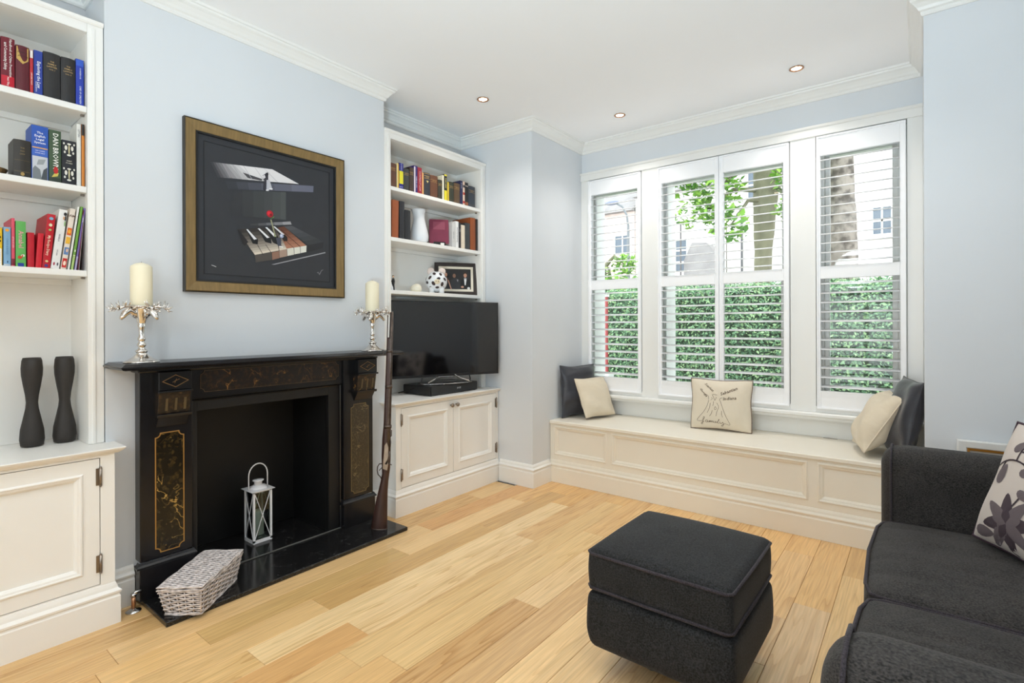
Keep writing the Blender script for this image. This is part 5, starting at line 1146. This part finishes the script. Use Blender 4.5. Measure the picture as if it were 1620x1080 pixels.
P = Pillow(.415, .36, .11, 21, ear=.045, wr=.003)
t = cushion('family_cushion', P, (-1.125, 3.855, SEAT+.004), (R_(-6), 0, R_(6)), M_CREAM2, 'cream cushion stitched with a tree and the word family', mat('brown_braid', (112, 92, 82), .8, noise=.3, nscale=60))
ST_C = mat('brown_stitching', (92, 74, 58), .9)
m = MB()
F_ = lambda px, py: ((px-640)/470., (515-py)/420.)      # sketch coordinates to cushion coordinates
for path in ([(465, 440), (440, 540), (385, 650), (280, 795), (370, 805)], [(650, 440), (690, 560), (735, 690), (800, 840), (725, 830)],
             [(490, 490), (480, 580), (445, 665)], [(545, 460), (535, 540)], [(525, 615), (515, 670), (485, 720)], [(595, 480), (628, 550), (600, 640), (588, 715)], [(675, 615), (675, 670), (690, 725)],
             [(520, 340), (550, 405), (565, 440), (590, 380)], [(510, 390), (520, 420), (495, 440)], [(530, 335), (600, 345)], [(460, 430), (455, 370), (400, 340)], [(640, 440), (650, 400), (690, 385)], [(575, 545), (560, 580), (575, 605), (592, 580), (575, 545)]):
    P.ribbon(m, [F_(*p) for p in path], .0055)
# handwriting: family
for path in ([(370, 800), (400, 760), (400, 735), (385, 745), (378, 800), (372, 850), (355, 862), (352, 840), (400, 810)], [(455, 790), (430, 790), (422, 815), (440, 826), (458, 800), (458, 825), (478, 815)], [(478, 825), (485, 795), (490, 825), (505, 795), (512, 825), (528, 797), (535, 826), (552, 822)],
             [(552, 797), (555, 826), (575, 826), (582, 798), (585, 828), (600, 825)], [(600, 825), (635, 775), (630, 770), (612, 830), (635, 832)], [(645, 805), (652, 835), (675, 830), (690, 810), (700, 850), (680, 885), (668, 872), (700, 845), (725, 832)]):
    P.ribbon(m, [F_(*p) for p in path], .0070)
def ctext(body, px, py, ang, size):
    c, s_ = math.cos(ang), math.sin(ang)
    def fn(x, y):
        X, Y = px + x*c + y*s_, py + x*s_ - y*c
        return P.pt(*F_(X, Y), -1, .0016)
    text(body, size, fn, m, shear=.25)
ctext('Scarlett', 470, 220, .75, 58); ctext('Sebastian', 775, 275, -.42, 74); ctext('Indiana', 795, 395, -.12, 74); ctext('Georgia', 380, 320, .85, 52)
obj('stitched_drawing', m, ST_C, t, local=True, label='brown stitched tree and handwriting')

# ------------------------------------------------------------------ footstool
t = thing('footstool', 'square black upholstered footstool on the oak floor', 'footstool', (-.690, 1.885, 0), R_(-.6))
m = MB(); m.smooth = True
def puff(x, y, z):
    f = max(0, 1-(x/.26)**2)*max(0, 1-(y/.26)**2); b = 1 + .024*math.sin(PI*max(0, min(1, (z-.06)/.24))) - .045*max(0, (.17-z)/.075)**1.5*(z < .17)
    return (x*b, y*b, z)
rcube(m, -.252, .252, -.256, .256, .095, .300, .030, 5, puff); obj('base', m, M_OTTO, t, local=True)
def crown(x, y, z):
    f = max(0, 1-(x/.26)**2)*max(0, 1-(y/.26)**2)
    return (x*(1+.02*math.sin(PI*(z-.300)/.15)), y*(1+.02*math.sin(PI*(z-.300)/.15)), z + (.026*f**.7 if z > .38 else 0))
m = MB(); m.smooth = True; rcube(m, -.246, .246, -.250, .250, .300, .448, .022, 5, crown, 12); cu = obj('cushion', m, M_OTTO, t, local=True)
for z in (.434, .314):
    m = MB(); m.smooth = True; q = .254; m.tube([(a*(q-.006), b*(q-.002), z) for k, (a, b) in enumerate([(-.94, -1), (0, -1.012), (.94, -1), (1, -.94), (1.012, 0), (1, .94), (.94, 1), (0, 1.012), (-.94, 1), (-1, .94), (-1.012, 0), (-1, -.94)])], .0055, 8, closed=True)
    obj('piping', m, M_PIPE, cu, local=True)
for a in (-.08, .08):
    for b in (-.08, .08):
        m = MB(); m.smooth = True; m.lathe([(.018, 0), (.021, .006), (.021, .080), (.016, .097)], (a, b, 0), 14); obj('castor', m, M_BLACK, t, local=True)

# ------------------------------------------------------------------ sofa against the right wall
t = thing('sofa', 'charcoal fabric sofa with two seat cushions, right foreground', 'sofa', (.40, 1.85, 0))
XF_, XB = -.115, .945
m = MB(); m.smooth = True; rcube(m, XF_+.045, XB, .90, 2.80, .075, .29, .03, 4); obj('base', m, M_SOFA, t)
def arm(y0, y1):
    m = MB(); m.smooth = True
    def sh(x, y, z):
        # the arm dips slightly to the back and bulges
        k = (y-(y0+y1)/2)/(y1-y0)*2
        return (x - (.012*(1-k*k) if x < XF_+.05 else 0), y + .008*k*math.sin(PI*max(0, min(1, (z-.1)/.6))), z)
    rcube(m, XF_-.005, XB-.02, y0, y1, .075, .733, .075, 7, sh, 10)
    a = obj('arm', m, M_SOFA, t)
    m = MB(); m.smooth = True; yc = (y0+y1)/2; hw = (y1-y0)/2-.004
    for xx in (XF_+.020,):
        m.tube([(xx, y0+.002, .10), (xx, y0+.001, .40), (xx, y0+.002, .656), (xx, y0+.016, .701), (xx, y0+.045, .726), (xx, yc, .733), (xx, y1-.045, .726), (xx, y1-.016, .701), (xx, y1-.002, .656), (xx, y1-.001, .4), (xx, y1-.002, .10)], .0045, 6)
    obj('piping', m, M_PIPE, a)
arm(2.655, 2.845); arm(.920, 1.118)
def seat(y0, y1, seed):
    r = random.Random(seed); W_ = [(r.uniform(.15, .85), r.uniform(.3, 1), r.uniform(-2, 2)) for _ in range(9)]
    def sh(x, y, z):
        u, v = (x-XF_)/(.60), (y-y0)/(y1-y0)
        f = max(0, 4*v*(1-v))**.6*max(0, 1-(2*min(max(u, 0), 1)-1)**4)
        if z > .36:
            z += .028*f
            for c, a, ph in W_: z -= .0065*a*math.exp(-((v-c-.04*math.sin(3*u+ph))/.013)**2)*math.exp(-((u-.25)/.32)**2)
        return (x - .016*math.sin(PI*v)*(1 if x < XF_+.1 else 0), y, z)
    m = MB(); m.smooth = True; rcube(m, XF_-.020, .62, y0, y1, .285, .443, .040, 6, sh, 36); c = obj('seat_cushion', m, M_SOFA, t)
    m = MB(); m.smooth = True
    zt, zb = .434, .300
    for zz in (zt, zb):
        m.tube([(.55, y0+.010, zz+.004), (.2, y0+.006, zz+.006), (XF_+.03, y0+.006, zz+.002), (XF_-.005, y0+.020, zz), (XF_-.022, y0+.09, zz), (XF_-.032, (y0+y1)/2, zz+.002), (XF_-.022, y1-.09, zz), (XF_-.005, y1-.020, zz), (XF_+.03, y1-.006, zz+.002), (.2, y1-.006, zz+.006), (.55, y1-.010, zz+.004)], .0055, 8)
    obj('piping', m, M_PIPE, c)
seat(1.884, 2.640, 5); seat(1.132, 1.878, 6)
m = MB(); m.smooth = True; rcube(m, .70, XB, .88, 2.82, .10, .80, .06, 5); obj('back', m, M_SOFA, t)
for y0, y1 in ((1.884, 2.640), (1.132, 1.878)):
    def lean(x, y, z): 
        f = max(0, 1-((y-(y0+y1)/2)/((y1-y0)/2))**4)*max(0, 1-((z-.65)/.24)**4)
        return (x + (z-.45)*.22 - (.03*f if x < .6 else 0), y, z)
    m = MB(); m.smooth = True; rcube(m, .50, .67, y0, y1, .44, .86, .06, 5, lean, 10); obj('back_cushion', m, M_SOFA, t)
# floral cushion leaning in the sofa corner
P = Pillow(.44, .43, .15, 33, ear=.05, wr=.006)
t = cushion('floral_cushion', P, (.268, 2.33, .470), (R_(-17), R_(4), R_(-58)), M_FLORAL, 'stone satin cushion with dark purple flowers on the sofa', mat('purple_piping', (58, 38, 52), .6), .006, group=None)
FL1, FL2, FL3 = mat('aubergine_flock', (62, 50, 58), .8), mat('mauve_grey_flock', (98, 88, 92), .8), mat('dark_vine', (48, 36, 44), .8)
def petal(mb, cx, cy, ang, ln, wd, lift):
    c, s_ = math.cos(ang), math.sin(ang); pts = []
    for k in range(12):
        th = 2*PI*k/12; a = ln/2*(1+math.cos(th)); b = wd/2*math.sin(th)*(1-.35*math.cos(th)); pts.append((cx+a*c-b*s_, cy+a*s_+b*c))
    P.patch(mb, [(max(-.97, min(.97, a)), max(-.97, min(.97, b))) for a, b in pts], -1, lift)
def flower(cx, cy, sc, a0):
    mb = MB()
    for k in range(8): mb.cur = k % 2; petal(mb, cx, cy, a0+2*PI*k/8, sc, sc*.42, .0012+.0006*(k % 2))
    for k in range(5): mb.cur = (k+1) % 2; petal(mb, cx, cy, a0+.3+2*PI*k/5, sc*.55, sc*.30, .0026)
    obj('flower_print', mb, [FL1, FL2], t, local=True)
flower(-.20, -.55, .50, .3); flower(.42, .30, .46, .1); flower(.62, -.62, .36, .5)
for a, b, an, l, w_ in ((-.70, .0, 1.3, .36, .20), (-.30, .30, .2, .28, .15), (-.60, .58, 1.0, .26, .14), (-.05, .70, 2.0, .26, .14), (-.2, .02, -.4, .26, .14), (-.88, -.86, .12, .46, .18), (.1, -.1, .9, .24, .12), (.2, -.85, .2, .3, .14)):
    mb = MB(); petal(mb, a, b, an, l, w_, .0012); obj('leaf_print', mb, FL2, t, local=True)
for path in ([(-.95, .2), (-.6, .42), (-.3, .45), (0, .3), (.2, .1)], [(-.66, .40), (-.72, .2), (-.66, .08)], [(-.45, .45), (-.45, .7), (-.3, .9)], [(-.45, .62), (-.2, .66), (0, .8)], [(0, .3), (-.1, 0), (-.2, -.25)], [(.2, .1), (.3, -.3), (.5, -.5)]):
    mb = MB(); P.ribbon(mb, path, .014); obj('vine_print', mb, FL3, t, local=True)

# white picture frame leaning on the pier behind the sofa, standing on a low chest hidden by the arm
t = thing('leaning_frame', 'white picture frame with gold inner edge leaning on the wall behind the sofa', 'picture frame', (.47, 3.16, .0), 0, rot=(R_(-3), 0, 0))
fr = rect(-.335, .335, 0, .710)[::-1]; XZ2 = lambda a, b, q: (a, -q, b)
obj('frame', MB().sweep(fr, [(0, -.012), (0, .008), (.006, .010), (.032, .006), (.036, .002), (.036, -.012)], XZ2, True), M_TRIM, t, local=True)
obj('gold_edge', MB().sweep(rect(-.299, .299, .036, .674)[::-1], [(0, -.010), (0, .0045), (.010, .002), (.010, -.010)], XZ2, True), mat('gold_slip', (200, 140, 60), .4, .5), t, local=True)
obj('picture_panel', MB().box(-.292, .292, .006, .010, .043, .667), flat((206, 200, 188), .6), t, local=True)

# ------------------------------------------------------------------ recessed ceiling downlights
def downlight(x, y, lab, power=26):
    t = thing('downlight', lab, 'downlight', (x, y, ZC), group='recessed ceiling downlights')
    m = MB(); m.smooth = True; m.lathe([(.030, -.0005), (.041, -.0005), (.042, -.004), (.036, -.007), (.031, -.004), (.029, .0), (.0285, .003)], (0, 0, 0), 28, cap=False); obj('bezel_ring', m, mat('copper_nickel', (196, 150, 118), .25, 1), t, local=True)
    m = MB(); m.smooth = True; m.lathe([(.027, -.001), (.024, -.003), (.001, -.004)], (0, 0, 0), 20); obj('bulb', m, mat('lit_bulb', (255, 236, 206), .5, emit=((255, 232, 200), 14)), t, local=True)
    d = bpy.data.lights.new('downlight_beam', 'SPOT'); d.energy = power; d.color = (1, .94, .88); d.spot_size = R_(125); d.spot_blend = .9; d.shadow_soft_size = .03
    l = bpy.data.objects.new('downlight_beam', d); COL.objects.link(l); l.location = (x, y, ZC-.012)
downlight(-2.394, 2.741, 'downlight in the ceiling above the bookcase alcove', 25)
downlight(-1.771, 3.587, 'downlight in the ceiling above the left window shutter', 31)
downlight(-.593, 3.608, 'downlight in the ceiling above the right window shutters', 31)
for i, (x, y) in enumerate([(-.25, 2.4), (-1.35, 1.5), (-.1, .7), (-1.6, .1), (-1.8, -1.2), (-.4, -2.2)]):  # unseen downlights, added and shifted to brighten and even out the room
    downlight(x, y, 'downlight out of the picture, ' + ['placed to brighten the floor by the footstool', 'before the fireplace', 'above the near end of the sofa', 'above the left bookcase', 'in the rear half of the room', 'near the garden doors'][i])
# ------------------------------------------------------------------ outside: front garden, street trees, houses opposite
GZ = -.35
struct('ground', MB().box(-22, 14, 4.3, 34, GZ-.1, GZ), mat('pale_paving', (176, 172, 166), .9, noise=.12, nscale=3))
def leaves(name, pts, nrm, size, mats, parent, seed):
    """rhombic leaves, one mesh, tilted at random about the given normals"""
    r = np.random.RandomState(seed); n = len(pts); pts = np.asarray(pts)
    d = np.asarray(nrm) + r.normal(0, .55, (n, 3)); d /= np.linalg.norm(d, axis=1)[:, None]
    u = np.cross(d, r.normal(0, 1, (n, 3))); u /= np.linalg.norm(u, axis=1)[:, None]; v = np.cross(d, u)
    s = (size*r.uniform(.6, 1.3, n))[:, None]
    V = np.stack([pts - u*s, pts + v*s*.5 + d*s*.12, pts + u*s, pts - v*s*.5 + d*s*.12], 1).reshape(-1, 3)
    V -= np.array(WM[parent].translation)
    me = bpy.data.meshes.new(name); me.vertices.add(4*n); me.vertices.foreach_set('co', V.ravel())
    F = []
    idx = np.arange(n)*4; T = np.stack([idx, idx+1, idx+3, idx+1, idx+2, idx+3], 1).reshape(-1)
    me.loops.add(6*n); me.loops.foreach_set('vertex_index', T.astype(np.int32)); me.polygons.add(2*n)
    me.polygons.foreach_set('loop_start', np.arange(2*n, dtype=np.int32)*3); me.polygons.foreach_set('loop_total', np.full(2*n, 3, np.int32))
    for m in mats: me.materials.append(m)
    me.polygons.foreach_set('material_index', np.repeat(r.randint(0, len(mats), n), 2).astype(np.int32)); me.update(calc_edges=True); me.validate()
    o = bpy.data.objects.new(name, me); COL.objects.link(o); o.parent = parent; o['kind'] = 'stuff'; WM[o] = WM[parent]; return o
LG = [mat('leaf_%d' % i, c, .6, spec=.3) for i, c in enumerate([(112, 150, 112), (140, 178, 134), (88, 124, 94), (172, 204, 150)])]
LT_L = [mat('plane_leaf_%d' % i, c, .6, spec=.3) for i, c in enumerate([(120, 168, 60), (150, 192, 84), (92, 140, 60)])]
t = thing('privet_hedge', 'clipped green privet hedge outside behind the shutters', 'hedge', (-2.2, 6.9, GZ))
hx0, hx1, hy0, hy1, hz = -4.6, 1.6, 6.55, 7.25, 1.70
obj('woody_core', MB().box(hx0+.06, hx1-.06, hy0+.07, hy1-.07, GZ, hz-.07), mat('hedge_inside', (60, 78, 60), .95, noise=.3, nscale=20), t)
r = np.random.RandomState(3); n = 36000
a = r.uniform(hx0, hx1, n); b = r.uniform(GZ+.02, hz, n)
p1 = np.stack([a, hy0 + .05*r.normal(0, 1, n) + .04*np.sin(a*5)*np.sin(b*6), b], 1)
n2 = 9000; p2 = np.stack([r.uniform(hx0, hx1, n2), r.uniform(hy0, hy1, n2), hz + .03*r.normal(0, 1, n2)], 1)
leaves('foliage', np.concatenate([p1, p2]), np.concatenate([np.tile([0, -1, .5], (n, 1)), np.tile([0, -.2, 1], (n2, 1))]), .021, LG, t, 4)
# low silvery bedding plants and pale gravel bed below the window
t = thing('bedding_plants', 'low silver-leaved bedding plants in front of the hedge', 'plants', (-1.6, 6.1, GZ))
k = 4200; p = np.stack([r.uniform(-3.0, -.6, k), r.uniform(5.75, 6.38, k), GZ + r.uniform(.02, 1.0, k)*(.62+.3*np.sin(r.uniform(0, 6, k)))], 1)
leaves('foliage', p, np.tile([0, -.5, 1], (k, 1)), .022, [mat('silver_leaf', (170, 182, 172), .7), mat('grey_leaf', (116, 130, 120), .7), mat('white_petal', (226, 226, 226), .7)], t, 8)
def tree(name, label, path, rad, mm, clusters, seed, spots=None):
    t = thing(name, label, 'tree', (path[0][0], path[0][1], GZ), group=None)
    m = MB(); m.smooth = True; rr = random.Random(seed)
    rings = []
    P = [Vector(p) for p in path]
    fine = []
    for i in range(len(P)-1):
        for q in range(6): fine.append((P[i].lerp(P[i+1], q/6), rad[i]+(rad[i+1]-rad[i])*q/6))
    fine.append((P[-1], rad[-1]))
    for p, r0 in fine: rings.append([(p.x + r0*(1+.09*math.sin(3*k+p.z*2)+rr.uniform(-.05, .05))*math.cos(2*PI*k/16), p.y + r0*(1+.07*math.cos(2*k+p.z*3))*math.sin(2*PI*k/16), p.z) for k in range(16)])
    m.loft(rings); obj('trunk', m, mm, t)
    r = np.random.RandomState(seed); pts = []
    for (cx, cy, cz, rx, ry, rz, n) in clusters:
        n = int(n*1.5)
        d = r.normal(0, 1, (n, 3)); d /= np.linalg.norm(d, axis=1)[:, None]; d *= r.uniform(.15, 1, (n, 1))**.5
        pts.append(np.array([cx, cy, cz]) + d*np.array([rx, ry, rz]))
    m = MB()
    for (cx, cy, cz, rx, ry, rz, n) in clusters:
        z_ = min(cz+.4, path[-1][2]-.05); s0 = min(fine, key=lambda q: abs(q[0].z-z_))[0]
        m.tube([tuple(s0), ((s0.x+cx)/2, (s0.y+cy)/2, (s0.z+cz)/2+.2), (cx, cy, cz)], [.05, .03, .012], 6)
    obj('branches', m, mm, t)
    leaves('foliage', np.concatenate(pts), np.tile([0, -.3, 1.], (sum(int(c[6]*1.5) for c in clusters), 1)), .068, LT_L, t, seed)
BARK1 = mat('olive_bark', (132, 128, 106), .9, noise=.2, nscale=6, bump=.3, bscale=10)
def plane_bark():
    m = mat('mottled_plane_bark', (176, 164, 152), .9, bump=.3, bscale=12); nt = m.node_tree; N = nt.nodes; K = nt.links.new
    tc = N.new('ShaderNodeTexCoord'); n1 = N.new('ShaderNodeTexNoise'); n1.inputs['Scale'].default_value = 7; n1.inputs['Detail'].default_value = 6; K(tc.outputs['Object'], n1.inputs['Vector'])
    rmp = N.new('ShaderNodeValToRGB'); rmp.color_ramp.elements[0].position = .38; rmp.color_ramp.elements[0].color = L((84, 76, 70)); rmp.color_ramp.elements[1].position = .56; rmp.color_ramp.elements[1].color = L((150, 140, 131))
    K(n1.outputs[0], rmp.inputs[0]); K(rmp.outputs[0], N['Principled BSDF'].inputs['Base Color']); return m
BARK2 = plane_bark()
tree('street_tree', 'leafy street tree seen through the middle shutters', [(-2.02, 9.0, GZ), (-1.99, 9.0, 1.4), (-1.96, 9.0, 2.4), (-1.92, 9.0, 3.2), (-1.86, 9.0, 4.2), (-1.8, 9.1, 5.6)], [.15, .13, .125, .17, .24, .2],
     BARK1, [(-3.2, 8.3, 3.75, .75, .5, .45, 420), (-2.55, 8.5, 3.35, .45, .4, .55, 330), (-2.75, 8.4, 3.0, .5, .3, .28, 120), (-2.3, 8.4, 2.75, .3, .3, .3, 110), (-1.45, 8.5, 3.45, .3, .3, .35, 150), (-1.5, 8.6, 2.95, .25, .3, .2, 80), (-2.3, 8.6, 4.3, 1.3, .6, .5, 500), (-3.4, 8.5, 4.5, .9, .5, .5, 300), (-.5, 8.6, 4.2, .5, .4, .25, 90)], 17)
tree('street_tree', 'mottled plane tree trunk seen through the rightmost shutter', [(-.90, 9.0, GZ), (-.89, 9.0, 1.6), (-.88, 9.02, 2.6), (-.91, 9.0, 3.6), (-.95, 9.0, 5.6)], [.21, .185, .175, .15, .14], BARK2, [(-.4, 9.1, 5.3, .8, .5, .5, 200)], 23)
tree('street_tree', 'small bushy tree seen through the leftmost shutter', [(-5.05, 9.4, GZ), (-5.0, 9.4, 1.0), (-4.98, 9.4, 2.4)], [.07, .06, .03], BARK1, [(-4.75, 9.3, 1.9, .65, .5, .5, 420), (-5.2, 9.3, 2.15, .35, .4, .35, 120), (-4.5, 9.3, 2.4, .3, .3, .2, 90), (-4.2, 9.3, 1.6, .5, .4, .4, 200)], 31)
# red gate post and white planter by the path
t = thing('gate_post', 'red painted post at the left edge of the hedge', 'post', (-3.16, 6.0, GZ))
obj('shaft', MB().box(-3.195, -3.145, 5.975, 6.025, .62, 1.60), mat('red_paint', (176, 78, 80), .5, noise=.1, nscale=8), t, bev=.004); obj('pedestal', MB().box(-3.25, -3.09, 5.92, 6.08, GZ, .62), M_TRIM, t, bev=.01); obj('cap', MB().box(-3.205, -3.135, 5.965, 6.035, 1.60, 1.63), M_TRIM, t)
# street lamp
t = thing('street_lamp', 'grey street lamp with a curved arm seen through the leftmost shutter', 'street lamp', (-6.66, 14, GZ))
m = MB(); m.smooth = True; m.tube([(-6.66, 14, GZ), (-6.66, 14, 2.4), (-6.655, 14, 4.1), (-6.70, 14, 4.42), (-6.84, 14, 4.68), (-7.02, 14, 4.80)], [.07, .06, .035, .03, .03, .03], 10); obj('column', m, mat('lamp_grey', (120, 124, 128), .5), t)
m = MB(); m.smooth = True; m.ball((-7.17, 14, 4.84), (.22, .11, .07), 14, 8); obj('lantern_head', m, mat('lamp_head', (128, 136, 160), .4), t)
# houses across the street: walls, bays, windows each its own frame and panes
M_REND = mat('white_render', (236, 234, 228), .9, noise=.02, nscale=1.5); M_SLT = mat('grey_roof_slate', (150, 146, 146), .8, noise=.15, nscale=2)
M_HW = mat('house_window_glass', (96, 108, 122), .15, spec=.6); M_BRK = mat('pale_brick', (230, 210, 202), .9, noise=.1, nscale=4)
def hwin(t, x0, x1, y, z0, z1, nx=2, nz=2):
    m = MB(); fw = .07
    m.sweep(rect(x0, x1, z0, z1)[::-1], [(0, 0), (0, .06), (fw, .06), (fw, 0)], lambda a, b, q: (a, y-q, b), True)
    for k in range(1, nx): xx = x0+(x1-x0)*k/nx; m.box(xx-.025, xx+.025, y-.05, y-.002, z0+fw, z1-fw)
    for k in range(1, nz): zz = z0+(z1-z0)*k/nz; m.box(x0+fw, x1-fw, y-.05, y-.002, zz-.03, zz+.03)
    f = obj('window', m, M_TRIM, t); obj('pane', MB().box(x0+fw*.5, x1-fw*.5, y-.03, y-.004, z0+fw*.5, z1-fw*.5), M_HW, f)
    obj('window_ledge', MB().box(x0-.08, x1+.08, y-.14, y, z0-.10, z0), M_TRIM, t)
def house(x0, x1, lab, wall, wins, h=8.2, roof=True, y=20):
    t = thing('terraced_house', lab, 'house', ((x0+x1)/2, y+3, GZ), group=None)
    obj('wall', MB().box(x0+.02, x1-.02, y, y+6, GZ, h), wall, t)
    if roof: obj('roof', MB().prism([(y-.3, h), (y+6.3, h), (y+3, h+2.4)], lambda a, b, q: (q, a, b), x0+.02, x1-.02), M_SLT, t); obj('chimney', MB().box(x1-1.1, x1-.3, y+2.4, y+3.4, h+1.4, h+3.4), M_BRK, t)
    for w_ in wins: hwin(t, w_[0], w_[1], y, w_[2], w_[3], *(w_[4:] if len(w_) > 4 else (2, 2)))
    return t
house(-1.9, 4.2, 'white rendered house across the street behind the rightmost shutter', M_REND, [(-1.22, -.62, 3.98, 4.95, 2, 2), (-.72, .1, 5.6, 7.0, 2, 3), (.8, 2.0, 3.4, 5.2), (-1.5, -.2, 1.4, 2.6, 3, 2), (.9, 2.1, 1.0, 2.7)])
h2 = house(-5.6, -1.9, 'white rendered house across the street behind the leafy tree', M_REND, [(-3.65, -2.75, 3.3, 4.4), (-4.9, -4.2, 5.6, 6.8), (-3.6, -2.7, .9, 2.5)])
h3 = house(-9.2, -5.6, 'pale house with a grey gable and dark window across the street', M_REND, [(-7.55, -7.0, 3.2, 4.55, 1, 3), (-8.8, -8.0, 3.4, 4.8)], h=6.4)
obj('gable', MB().prism([(-6.9, 1.2), (-5.75, 1.2), (-5.75, 3.8), (-6.1, 4.2), (-6.6, 4.25), (-6.9, 3.6)], lambda a, b, q: (a, q, b), 19.2, 19.98), M_SLT, h3)
house(-14.5, -9.2, 'pale brick house across the street behind the street lamp', M_BRK, [(-10.15, -9.35, 4.1, 5.0, 2, 1), (-12.2, -11.0, 3.6, 5.0), (-12.2, -11.0, .8, 2.6)], h=5.9)
t = thing('drain_pipe', 'thin dark drainpipe on the houses behind the leafy tree', 'pipe', (-5.05, 19.9, GZ)); m = MB(); m.smooth = True; m.tube([(-5.05, 19.93, GZ), (-5.05, 19.93, 5.4)], .035, 8); obj('pipe', m, flat((84, 84, 88), .6), t)
t = thing('drain_pipe', 'thin dark drainpipe beside the grey gable', 'pipe', (-7.15, 19.1, GZ)); m = MB(); m.smooth = True; m.tube([(-6.98, 19.1, GZ), (-6.98, 19.1, 5.0)], .03, 8); obj('pipe', m, flat((96, 92, 92), .6), t)
bpy.context.view_layer.update()
